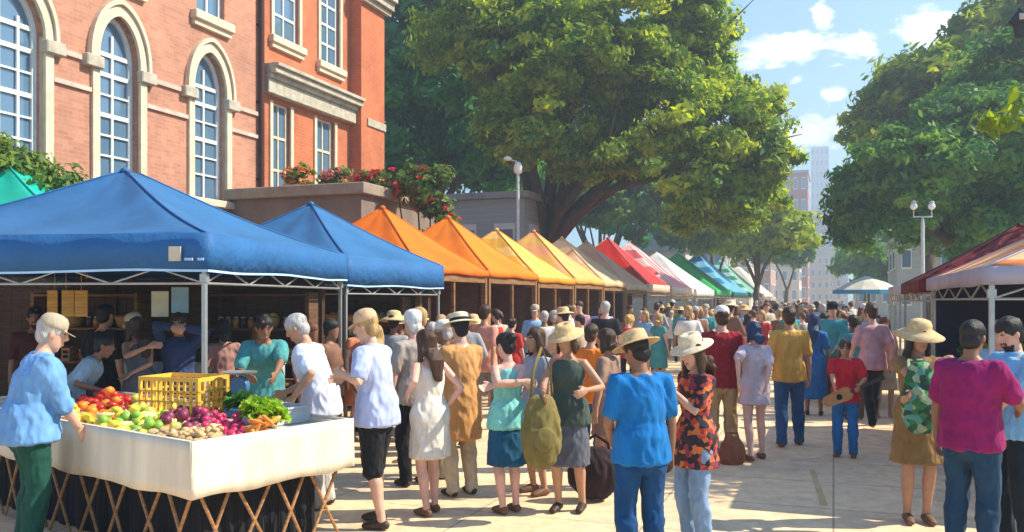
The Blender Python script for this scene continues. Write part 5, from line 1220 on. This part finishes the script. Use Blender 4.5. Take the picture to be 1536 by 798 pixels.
REDW = mat('far_red_brick', (.42, .14, .09), .9, .15, .3, 0); BEIGEW = mat('far_beige', (.5, .38, .28), .9, .12, .2, 0); GREYW = mat('far_grey', (.32, .36, .38), .9, .12, .2, 0); PALEW = mat('far_pale', (.5, .55, .6), .6, .1, .05, 0)
bld('grey clapboard shed with flat roof between the hanging vine and the tall lamp', 672, 786, 35, 5.9, 4, CLAP, 1, 2, GROOF)
bld('grey gable roofed house under the trees beyond the red canopy', 935, 1022, 80, 6.3, 8, CREAMW, 2, 4, GROOF, gable=2.3)
bld('brown pink townhouse beyond the grey roofed house', 1030, 1082, 100, 8.2, 12, PINKW, 2, 3, GROOF)
bld('cream townhouse with flat roof above the green canopies', 1082, 1120, 120, 9.4, 12, CREAMW, 2, 3, STONE2)
bld('brown narrow townhouse left of the street end', 1117, 1152, 145, 10.2, 14, PINKW, 2, 3, GROOF)
bld('pale low house left of the street end', 1156, 1194, 170, 8.4, 14, CREAMW, 2, 3, GROOF)
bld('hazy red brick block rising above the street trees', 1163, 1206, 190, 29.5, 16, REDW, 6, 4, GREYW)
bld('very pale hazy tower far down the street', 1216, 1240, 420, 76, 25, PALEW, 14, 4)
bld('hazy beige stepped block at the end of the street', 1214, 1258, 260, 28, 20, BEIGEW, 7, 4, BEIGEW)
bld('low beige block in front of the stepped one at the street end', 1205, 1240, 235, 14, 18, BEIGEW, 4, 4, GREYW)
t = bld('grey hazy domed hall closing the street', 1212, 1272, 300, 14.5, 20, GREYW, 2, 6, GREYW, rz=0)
bm = bmesh.new(); x = (gx(1272, 300)-gx(1212, 300))/2
lathe(bm, [(5.6, 0), (5.6, 1.5), (5.2, 3), (4.2, 4.6), (2.6, 5.8), (.9, 6.4), (.8, 7.6), (.1, 8.6)], 24, Matrix.Translation((x, 8, 14.8))); obj('dome', bm, GREYW, t, True)
bld('pale green hazy house under the right hand trees', 1284, 1345, 95, 6.0, 12, GREYW, 2, 4, GROOF)
bld('grey stall house behind the maroon canopy', 1345, 1470, 52, 5.4, 9, CLAP, 2, 5, GROOF)
# small parasol far down the street
p = Vector((gx(1300, 40), 40, 0)); t = empty('parasol', p, 0, 'small white and blue parasol far down the street before the trees', 'parasol')
bm = bmesh.new(); lathe(bm, [(1.5, 0), (1.5, -.16), (1.45, -.16), (1.47, .02)], 12, Matrix.Translation((0, 0, 2.35)), closed=True); obj('valance', bm, canopy_mat('parasol_blue', (.08, .35, .65)), t)
bm = bmesh.new(); lathe(bm, [(1.48, 2.36), (.8, 2.72), (.05, 3.0), (.03, 2.95), (.8, 2.66), (1.42, 2.34)], 12); obj('canopy', bm, canopy_mat('parasol_white', (.8, .76, .66)), t)
bm = bmesh.new(); bar(bm, (0, 0, 0), (0, 0, 2.95), .03); obj('pole', bm, METAL, t)
# ---------------------------------------------------------------- haze
hz = bpy.data.materials.new('haze_air'); hz.use_nodes = True; n_ = hz.node_tree; n_.nodes.clear()
pv = n_.nodes.new('ShaderNodeVolumePrincipled'); pv.inputs['Color'].default_value = (.74, .86, 1, 1); pv.inputs['Density'].default_value = .0026; pv.inputs['Anisotropy'].default_value = .3
ou = n_.nodes.new('ShaderNodeOutputMaterial'); n_.links.new(pv.outputs[0], ou.inputs['Volume'])
HAZE = props(obj('haze', B(-110, 260, -8, 520, -1.2, 90), hz), kind='stuff')
# ---------------------------------------------------------------- the people of the market
c = cloth
STRAW = mat('straw', (.66, .46, .22), .7, .25, 40, .5, .01); STRAWP = mat('straw_pale', (.75, .62, .42), .7, .2, 40, .5, .01); CAPW = cloth((.75, .72, .68), 'cap_white'); CAPT = cloth((.45, .38, .28), 'cap_tan'); BANDM = cloth((.03, .02, .02), 'hat_band_dark')
JEAN = c((.03, .09, .22), 'denim'); JEANL = c((.22, .33, .48), 'denim_light'); JEAND = c((.015, .035, .09), 'denim_dark'); BLK = c((.012, .012, .014), 'black_cotton')
def W(px, py, Y): return at(px, py, Y)
# 1 man in light blue shirt at the left, leaning on the table
make_person('man in light blue shirt, green trousers and tan cap leaning on the produce table', (gx(44, 6.5), 6.5), 52, 1.78, 0, lean=10, head=(-8, 14), whands={1: W(124, 652, 6.62), -1: W(66, 632, 7.2)},
            sk='light', hair=('short', 'grey'), hat=('cap', CAPT), top=('collar', c((.15, .33, .62), 'shirt_light_blue'), .8, .84), bottom=('trousers', c((.012, .07, .05), 'green_trousers')), girth=1.24)
# 2 vendor in white shirt
make_person('vendor in white t-shirt with arms reaching over the lettuces', (gx(482, 7.95), 7.95), -82, 1.8, 0, lean=16, head=(0, 26), whands={1: W(428, 588, 8.05), -1: W(440, 596, 7.6)},
            sk='tan', hair=('short', 'grey'), top=('tee', c((.62, .66, .80), 'tee_white_lavender'), .5, .84), bottom=('trousers', c((.5, .48, .44), 'apron_grey')), girth=1.06)
# 3 vendor in teal
make_person('vendor in teal shirt bending beneath the blue canopy behind the table', (gx(398, 9.3), 9.3), 168, 1.8, 1, lean=24, head=(12, 22), whands={1: W(372, 562, 8.7), -1: W(412, 566, 8.6)}, sk='brown', hair=('short', 'black'),
            top=('tee', c((.08, .30, .30), 'tee_teal'), .5, .84), bottom=('trousers', JEAND))
make_person('man in black t-shirt seen from behind under the blue canopy', (gx(152, 10.2), 10.2), 20, 1.84, 1, lean=4, sk='tan', hair=('short', 'black'), top=('tee', BLK, .5, .84), bottom=('trousers', BLK), girth=1.15)
make_person('woman in pale cap and dark grey tank top under the blue canopy', (gx(212, 9.7), 9.7), -60, 1.74, 1, fem=True, lean=8, head=(0, 15), whands={1: W(196, 560, 9.5), -1: W(222, 520, 9.4)}, sk='tan', hair=('long', 'brown'), hat=('cap', CAPT),
            top=('tank', c((.10, .11, .13), 'tank_charcoal'), None, .84), bottom=('trousers', JEAND))
make_person('person in navy jacket holding something to the face under the blue canopy', (gx(268, 9.9), 9.9), 175, 1.74, 1, whands={1: W(258, 492, 9.6), -1: W(278, 492, 9.6)}, sk='tan', hair=('short', 'brown'), top=('collar', c((.03, .05, .12), 'jacket_navy'), 1., .84), bottom=('trousers', JEAND))
make_person('person in pale grey blue shirt stooping behind the tomatoes', (gx(104, 9.0), 9.0), 75, 1.62, 1, lean=32, head=(0, 10), whands={1: W(150, 585, 8.8), -1: W(140, 590, 9.1)}, sk='brown', hair=('short', 'black'), top=('tee', c((.32, .42, .46), 'tee_grey_blue'), .5, .84), bottom=('trousers', BLK))
make_person('bearded man in dark maroon shirt at the far left back of the blue canopy', (gx(52, 10.6), 10.6), 150, 1.8, 1, sk='brown', hair=('short', 'black'), beard=True, top=('tee', c((.07, .02, .02), 'tee_dark_maroon'), .5, .84), bottom=('trousers', BLK))
make_person('woman in dusty rose top right of the tent pole under the blue canopy', (gx(335, 10.4), 10.4), -30, 1.66, 1, fem=True, sk='tan', hair=('bob', 'black'), top=('tee', c((.32, .17, .15), 'tee_dusty_rose'), .5, .84), bottom=('trousers', JEAND))
make_person('customer in brown shirt between the two blue canopies', (gx(545, 12.6), 12.6), -60, 1.7, 1, sk='tan', hair=('short', 'brown'), top=('tee', c((.16, .08, .05), 'tee_brown'), .5, .84), bottom=('trousers', JEAND))
# 8 man in lavender shirt and black shorts
make_person('man in pale lavender shirt, black shorts and tan cap facing the vendor', (gx(566, 7.3), 7.3), -72, 1.80, 0, lean=6, head=(0, 10), whands={1: W(519, 566, 7.5), -1: W(512, 560, 7.1)}, sk='light', hair=('short', 'blond'), hat=('cap', c((.62, .42, .25), 'cap_sand')),
            top=('collar', c((.42, .48, .72), 'shirt_lavender'), .5, .84), bottom=('shorts', BLK), girth=1.05, feet={1: (.12, .06), -1: (-.12, -.08)})
make_person('older person with white hair standing behind the woman in the white dress', (gx(621, 8.9), 8.9), -40, 1.77, 1, sk='pink', hair=('short', 'white'), hat=('cap', CAPW), top=('tee', c((.35, .3, .26), 'tee_taupe'), .5, .84), bottom=('trousers', BLK))
make_person('brown haired woman in white sleeveless dress at the end of the produce table', (gx(645, 7.7), 7.7), -42, 1.63, 0, fem=True, lean=2, head=(8, 12), whands={1: W(668, 612, 7.75), -1: W(612, 590, 7.55)}, sk='pink', hair=('long', 'brown'),
            top=('tank', c((.66, .62, .54), 'dress_white'), None, .55), shoes=SOLE, feet={1: (.08, .05), -1: (-.09, -.05)})
make_person('white capped man in sand shirt just left of the tan coat', (gx(668, 9.3), 9.3), -70, 1.66, 1, sk='brown', hair=('short', 'grey'), hat=('cap', CAPW), top=('collar', c((.5, .33, .22), 'shirt_sand'), .8, .84), bottom=('trousers', c((.3, .26, .2), 'trousers_khaki')))
make_person('man in long orange tan coat and banded straw hat with beige trousers', (gx(692, 8.45), 8.45), -35, 1.74, 0, head=(0, 6), hands={1: (.1, .3, 1.05), -1: (-.12, .28, 1.0)}, sk='light', hair=('short', 'black'), hat=('straw', STRAWP, BANDM),
            top=('coat', c((.56, .28, .10), 'coat_tan'), 1., .56), bottom=('trousers', c((.5, .42, .3), 'trousers_beige')), girth=1.08)
make_person('woman in aqua top and navy skirt with folded arms and a dark bun', (gx(762, 7.75), 7.75), -30, 1.6, 0, fem=True, head=(10, 12), whands={1: W(740, 578, 7.5), -1: W(785, 572, 7.5)}, sk='pink', hair=('bun', 'black'),
            top=('tank', c((.20, .55, .50), 'top_aqua'), None, .84), bottom=('skirt', c((.012, .08, .16), 'skirt_navy'), .48), shoes=SOLE, feet={1: (.08, 0), -1: (-.08, -.02)})
make_person('woman in dark sage top, grey skirt and straw sun hat with an olive bag', (gx(852, 7.8), 7.8), -158, 1.66, 0, fem=True, head=(-12, 14), whands={1: W(815, 590, 7.45), -1: W(880, 585, 7.5)}, sk='tan', hair=('bob', 'brown'), hat=('straw', STRAW),
            top=('tank', c((.06, .085, .07), 'top_sage'), None, .84), bottom=('skirt', c((.11, .12, .15), 'skirt_grey'), .45), shoes=LEATHER, feet={1: (.09, .03), -1: (-.12, -.05)})
make_person('woman in patterned blue grey top behind the olive bag', (gx(806, 8.5), 8.5), -120, 1.62, 1, fem=True, sk='tan', hair=('long', 'brown'), top=('tee', c((.32, .36, .45), 'top_blue_grey'), .5, .84), bottom=('skirt', c((.28, .18, .1), 'skirt_brown'), .5), shoes=SOLE)
make_person('person in bright orange shirt behind the woman in the sage top', (gx(886, 9.7), 9.7), 30, 1.62, 1, sk='tan', hair=('short', 'brown'), top=('tee', c((.92, .22, .02), 'tee_orange'), .5, .84), bottom=('trousers', JEAN))
make_person('person in brown dress carrying the dark duffel bag', (gx(912, 8.75), 8.75), -60, 1.6, 1, fem=True, sk='tan', hair=('bob', 'brown'), whands={-1: W(888, 660, 8.45)}, top=('tee', c((.3, .19, .14), 'dress_brown'), .5, .6), shoes=LEATHER)
make_person('man in bright blue t-shirt, blue jeans and straw hat seen from behind', (gx(962, 5.95), 5.95), -14, 1.66, 0, lean=2, head=(28, 14), whands={-1: W(916, 655, 6.1)}, sk='brown', hair=('short', 'black'), hat=('straw', STRAW),
            top=('tee', c((.008, .15, .42), 'tee_bright_blue'), .5, .84), bottom=('trousers', c((.008, .055, .16), 'jeans_deep_blue')), girth=1.08)
FLORAL = patterned('floral_red_black', [(.02, .012, .012), (.05, .015, .015), (.45, .05, .02), (.6, .15, .03), (.02, .015, .03), (.25, .03, .06)], 26)
make_person('long curly haired woman in red and black floral tunic and pale jeans', (gx(1044, 6.5), 6.5), -112, 1.62, 0, fem=True, head=(10, 14), whands={-1: W(1008, 585, 6.35), 1: W(1000, 610, 6.7)}, sk='light', hair=('curly', 'brown'), hat=('straw', STRAWP),
            top=('tee', FLORAL, .5, .72), bottom=('trousers', JEANL), shoes=SOLE)
make_person('man in maroon shirt, tan shorts and white cap seen from behind', (gx(1083, 10.5), 10.5), 4, 1.8, 0, sk='light', hair=('short', 'brown'), hat=('cap', CAPW), top=('tee', c((.26, .012, .02), 'tee_maroon'), .5, .84), bottom=('trousers', c((.45, .28, .13), 'trousers_tan')), girth=1.1)
make_person('woman in pale pink tunic with dark blue hair and bare legs', (gx(1132, 10.3), 10.3), -8, 1.63, 0, fem=True, sk='pink', hair=('bob', 'navy'), head=(20, 8), top=('loose', c((.52, .42, .47), 'tunic_pink'), .5, .72), shoes=SOLE, whands={-1: W(1108, 570, 10.0), 1: W(1150, 575, 10.0)}, feet={1: (.13, .08), -1: (-.1, -.1)})
make_person('man in mustard yellow shirt and blue jeans seen from behind', (gx(1184, 11.3), 11.3), 6, 1.79, 0, sk='tan', hair=('short', 'brown'), top=('tee', c((.62, .34, .07), 'tee_mustard'), .5, .84), bottom=('trousers', JEAN), shoes=SOLE, girth=1.04, feet={1: (.14, .1), -1: (-.12, -.12)})
make_person('person in long royal blue dress behind the man in mustard yellow', (gx(1221, 14.3), 14.3), 20, 1.66, 1, fem=True, sk='brown', hair=('long', 'navy'), top=('dress', c((.02, .12, .33), 'dress_royal_blue'), .5, .3), shoes=LEATHER)
PR, S_, M_ = make_person('young person in red shirt and blue jeans playing a wooden guitar', (gx(1268, 10.5), 10.5), 205, 1.42, 0, head=(0, 16), whands={1: W(1252, 588, 10.15), -1: W(1290, 578, 10.15)}, sk='tan', hair=('short', 'brown'), top=('tee', c((.62, .012, .03), 'tee_red'), .5, .84), bottom=('trousers', c((.03, .16, .40), 'jeans_blue')), shoes=SOLE)
make_person('man in pale grey t-shirt and navy trousers seen from behind', (gx(1304, 16.0), 16.0), 8, 1.76, 0, sk='light', hair=('short', 'brown'), top=('tee', c((.5, .52, .54), 'tee_pale_grey'), .5, .84), bottom=('trousers', c((.012, .025, .08), 'trousers_navy')), girth=1.05)
make_person('long haired woman in brown dress hugging a green patterned bag', (gx(1376, 7.4), 7.4), 188, 1.7, 0, fem=True, head=(14, 8), whands={-1: W(1366, 590, 7.05), 1: W(1404, 545, 7.05)}, sk='tan', hair=('long', 'black'), hat=('sun', STRAW),
            top=('dress', c((.27, .16, .06), 'dress_ochre_brown'), .35, .54), shoes=SOLE, feet={1: (.08, 0), -1: (-.08, 0)})
make_person('dark haired man in magenta t-shirt and dark jeans at the right', (gx(1456, 6.3), 6.3), 48, 1.74, 0, head=(0, 12), whands={1: W(1530, 612, 6.35)}, sk='brown', hair=('short', 'black'),
            top=('loose', c((.25, .008, .10), 'tee_magenta'), .5, .84), bottom=('trousers', c((.015, .05, .10), 'jeans_dark')), girth=1.12)
make_person('bearded man in sky blue shirt facing the man in magenta at right', (gx(1522, 6.75), 6.75), -100, 1.76, 0, head=(0, 16), whands={-1: W(1478, 628, 6.7), 1: W(1500, 620, 7.0)}, sk='light', hair=('short', 'black'), beard=True,
            top=('collar', c((.20, .50, .78), 'shirt_sky_blue'), .5, .84), bottom=('trousers', c((.01, .018, .025), 'trousers_black')))
flush()
# carried things
def bag(label, name, loc, rz, w, d, h, m_, strap=None, kind='tote'):
    t = empty(name, loc, rz, label, 'bag'); bm = bmesh.new()
    tube(bm, [(0, 0, -h/2), (0, 0, -h*.3), (0, 0, 0), (0, 0, h*.3), (0, 0, h/2)], [(w*.36, d*.4), (w*.5, d*.5), (w*.52, d*.52), (w*.42, d*.4), (w*.3, d*.2)], 18, ref=(1, 0, 0))
    remesh('body', bm, m_, t, .016, 3, wr=.03)
    if strap:
        bm = bmesh.new(); tube(bm, [(-w*.28, 0, h*.42)]+[Vector(p) for p in strap]+[(w*.28, 0, h*.42)], [(.016, .004)]*(len(strap)+2), 8, cap=0); obj('strap', bm, m_, t, True)
    if kind == 'pocket': bm = bmesh.new(); ell(bm, (0, -d*.5, -h*.12), (w*.3, d*.18, h*.2), 14); remesh('pocket', bm, m_, t, .014, 2, wr=.01)
    return t
bag('round olive green shoulder bag hanging beside the woman in the sage top', 'shoulder_bag', at(812, 645, 7.4), R(15), .34, .22, .54, c((.2, .16, .05), 'canvas_olive'), [(-.06, .05, .5), (.04, .12, .7), (.12, .12, .5)], 'pocket')
bag('dark brown duffel bag beside the woman in the brown dress', 'duffel_bag', at(893, 706, 8.2), 0, .5, .28, .38, c((.035, .02, .02), 'canvas_dark_brown'), [(-.12, 0, .26), (0, 0, .34), (.12, 0, .26)])
GP = patterned('green_pattern', [(.02, .12, .03), (.03, .2, .06), (.3, .38, .22), (.02, .07, .04), (.1, .3, .25)], 18)
bag('green patterned bag hugged to the chest of the woman in the brown dress', 'shoulder_bag', at(1381, 595, 7.1), R(5), .3, .16, .52, GP, [(-.09, .02, .24), (-.06, .08, .3), (.06, .08, .3), (.09, .02, .24)], 'pocket')
bag('reddish brown bag on the ground beside the man in the maroon shirt', 'handbag', at(1098, 678, 10.05), 0, .3, .2, .3, c((.3, .09, .04), 'leather_red_brown'), [(-.06, 0, .22), (.06, 0, .22)])
# guitar
GW = glossy('guitar_wood', (.5, .2, .06), .3); gm = at(1256, 596, 10.2)
g = empty('guitar', gm, 0, 'brown wooden guitar played by the young person in red', 'guitar'); g.scale = (.8, .8, .8); g.rotation_euler = (0, R(64), R(-8))
bm = bmesh.new(); N = 28; V = []
for y in (-.045, .045):
    V.append([bm.verts.new(((.12+.035*math.cos(2*a)-.02*math.cos(a))*math.sin(a)*1.0, y, -.22*math.cos(a))) for a in [2*math.pi*k/N for k in range(N)]])
bm.faces.new(V[0]); bm.faces.new(V[1][::-1])
for k in range(N): bm.faces.new((V[0][k], V[0][(k+1) % N], V[1][(k+1) % N], V[1][k]))
obj('body', bm, GW, g)
bm = bmesh.new(); box(bm, -.022, .022, -.06, -.04, .2, .6); box(bm, -.035, .035, -.055, -.04, .602, .72); obj('neck', bm, LEATHER, g)
bm = bmesh.new(); lathe(bm, [(.04, -.048), (.045, -.0475), (.001, -.0465)], 16, Matrix.Rotation(R(-90), 4, 'X') @ Matrix.Scale(-1, 4, (0, 0, 1)) if False else Matrix.Rotation(R(90), 4, 'X') @ Matrix.Translation((0, .02, .094))); obj('sound_hole', bm, BLK, g)
flush()

# ---------------------------------------------------------------- the crowd down the street: variants with their own parts, then copies
variants = []
def var(**k):
    r, S1, M1 = make_person('x', (0, 0), 0, 1.75, 2, **k); variants.append(r)
ph = BLK
var(top=('tee', ph, .5, .84), bottom=('trousers', ph), feet={1: (.1, .2), -1: (-.1, -.2)}, hands={1: (.24, -.12, .9), -1: (-.24, .22, .95)})
var(top=('tee', ph, .5, .84), bottom=('trousers', ph), hands={1: (.12, .3, 1.05), -1: (-.14, .28, 1.0)}, hat=('cap', CAPW), girth=1.12, feet={1: (.1, .1), -1: (-.1, -.15)})
var(fem=True, top=('tee', ph, .5, .84), bottom=('skirt', ph, .5), hair=('long', 'brown'), hands={1: (.16, .22, .98), -1: (-.25, .02, .84)})
var(fem=True, top=('dress', ph, .35, .5), hair=('bob', 'brown'))
var(top=('collar', ph, 1., .84), bottom=('trousers', ph), hat=('straw', STRAW), hands={1: (.2, .25, 1.1), -1: (-.24, .05, .84)}, lean=4, girth=1.06)
var(fem=True, top=('tank', ph, None, .84), bottom=('shorts', ph), hair=('tail', 'brown'), hands={1: (.05, .25, 1.1), -1: (-.05, .27, 1.05)}, feet={1: (.08, .1), -1: (-.08, -.1)})
var(fem=True, top=('loose', ph, .5, .72), bottom=('trousers', ph), hair=('bun', 'brown'), hat=('sun', STRAWP))
var(top=('tee', ph, .5, .84), bottom=('shorts', ph), girth=1.1, head=(25, 5), hands={1: (.26, .1, .9), -1: (-.1, .3, 1.15)})
flush()
VT = [('t-shirt', 'trousers', ''), ('t-shirt', 'trousers', 'cap'), ('top', 'skirt', ''), ('dress', '', ''), ('shirt', 'trousers', 'straw hat'), ('sleeveless top', 'shorts', ''), ('tunic', 'trousers', 'wide hat'), ('t-shirt', 'shorts', '')]
PAL = {'white': (.68, .66, .62), 'red': (.5, .03, .03), 'navy': (.02, .035, .1), 'sky blue': (.25, .45, .65), 'terracotta': (.5, .17, .08), 'mustard': (.55, .34, .08), 'olive': (.18, .19, .07), 'grey': (.3, .31, .32), 'black': (.015, .015, .018), 'pink': (.6, .32, .34),
       'teal': (.05, .28, .3), 'beige': (.52, .42, .3), 'brown': (.2, .1, .06), 'lilac': (.4, .36, .55), 'salmon': (.62, .28, .2), 'slate blue': (.14, .2, .3)}
BOT = {'dark blue': (.02, .04, .1), 'black': (.015, .015, .018), 'khaki': (.36, .28, .18), 'denim': (.06, .12, .24), 'grey': (.2, .2, .21), 'white': (.6, .58, .54), 'brown': (.14, .08, .05)}
HR = ['black', 'brown', 'blond', 'auburn', 'grey']; SK = ['light', 'tan', 'brown', 'pink', 'dark']
MS = {}
def simple(k, col):
    if k not in MS: MS[k] = mat('crowd_'+k.replace(' ', '_'), col, .85, .18, 9, .3, .02)
    return MS[k]
rc = random.Random(17); seen = set(); uv = set()
PTS = [(o.location.x, o.location.y) for o in bpy.data.objects if o.name.startswith('person') and o.parent is None and o.location.length > .1]
def leftx(Y): return -1.6+.371*(Y-14.9)
def rightx(Y): return 4.37+.371*(Y-8)
def crowd(X, Y, zone, force=None):
    for (a, b) in PTS:
        if math.hypot(a-X, b-Y) < .45: return False
    for _ in range(60):
        vi = rc.randrange(8); tc_ = rc.choice(list(PAL)); bc = rc.choice(list(BOT)); hc = rc.choice(HR); v_ = VT[vi]
        nohat = vi in (4, 6) and vi in uv and rc.random() < .62
        lab = 'person in '+', '.join(q for q in (tc_+' '+v_[0], (bc+' '+v_[1]) if v_[1] else '', '' if nohat else v_[2], hc+' hair') if q)+', '+zone
        if lab not in seen: break
    if lab in seen: return False
    seen.add(lab); src = variants[vi]
    if vi in uv: o = copy_tree(src)
    else: o = src; uv.add(vi)
    PTS.append((X, Y)); o.location = (X, Y, 0); f = rc.choice([0, 0, 180, 180, 30, -30, 150, 210, 90, -90]); f = ST+f+rc.uniform(-25, 25); o.rotation_euler = (0, 0, -R(f))
    h = rc.uniform(1.6, 1.88) if vi in (0, 1, 4, 7) else rc.uniform(1.52, 1.74); k = h/1.75; o.scale = (k*rc.uniform(.95, 1.08), k*rc.uniform(.95, 1.08), k)
    sk_ = skin(rc.choice(SK[:4] if rc.random() < .8 else SK))
    for ch in list(o.children_recursive):
        if nohat and ch.name.split('.')[0] in ('hat', 'hat_band'): bpy.data.objects.remove(ch); continue
        n = ch.name.split('.')[0]
        if n in ('body',): s = 0; m_ = sk_
        elif n == 'hair': s = 0; m_ = hairm(hc)
        elif n in ('shirt', 'dress', 'sleeveless_top', 'coat'): s = 0; m_ = simple(tc_, PAL[tc_])
        elif n in ('trousers', 'skirt', 'shorts'): s = 0; m_ = simple('b '+bc, BOT[bc])
        elif n == 'hat': s = 0; m_ = {1: [CAPW, CAPT, BLK][rc.randrange(3)], 4: [STRAW, STRAWP][rc.randrange(2)], 6: [STRAWP, STRAW][rc.randrange(2)]}.get(vi, STRAW)
        else: continue
        if ch.material_slots: ch.material_slots[s].link = 'OBJECT'; ch.material_slots[s].material = m_
    props(o, lab, 'person', 'people crowding the market street'); return True
def fill(n, y0, y1, f0, f1, zone):
    k = 0; t = 0
    while k < n and t < n*40:
        t += 1; Y = rc.uniform(y0, y1); a, b = leftx(Y)+.35, rightx(Y)-.35; X = a+(b-a)*rc.uniform(f0, f1)
        if crowd(X, Y, zone): k += 1
fill(16, 9.8, 13.5, .0, .26, 'by the yellow stalls')
fill(16, 13.5, 18, .0, .36, 'by the peach stall')
fill(22, 17, 24, .0, .5, 'near the red stall')
fill(20, 18, 26, .4, .78, 'in the middle crowd')
fill(10, 12.5, 20, .84, 1.0, 'by the maroon stall')
fill(12, 20, 27, .75, 1.0, 'beyond the maroon stall')
fill(34, 26, 36, .0, 1., 'halfway down the street')
fill(40, 36, 50, .0, 1., 'beyond the small parasol')
fill(28, 50, 72, .0, 1., 'in the far crowd')
fill(22, 72, 110, .0, 1., 'at the street end')
# a few stall shoppers / sellers inside
for X, Y in ((-1.2, 17.2), (-.4, 19.7), (.8, 22.8), (2.0, 25.8)): crowd(X-.9, Y, 'behind a stall counter')
for X, Y in ((6.35, 9.6), (7.0, 11.4), (7.5, 12.8)): crowd(X, Y, 'behind the cabbage counter')
crowd(5.0, 8.9, 'under the peach canopy')
for o in variants:
    if o.get('label') == 'x': 
        for q in list(o.children_recursive)+[o]: bpy.data.objects.remove(q)
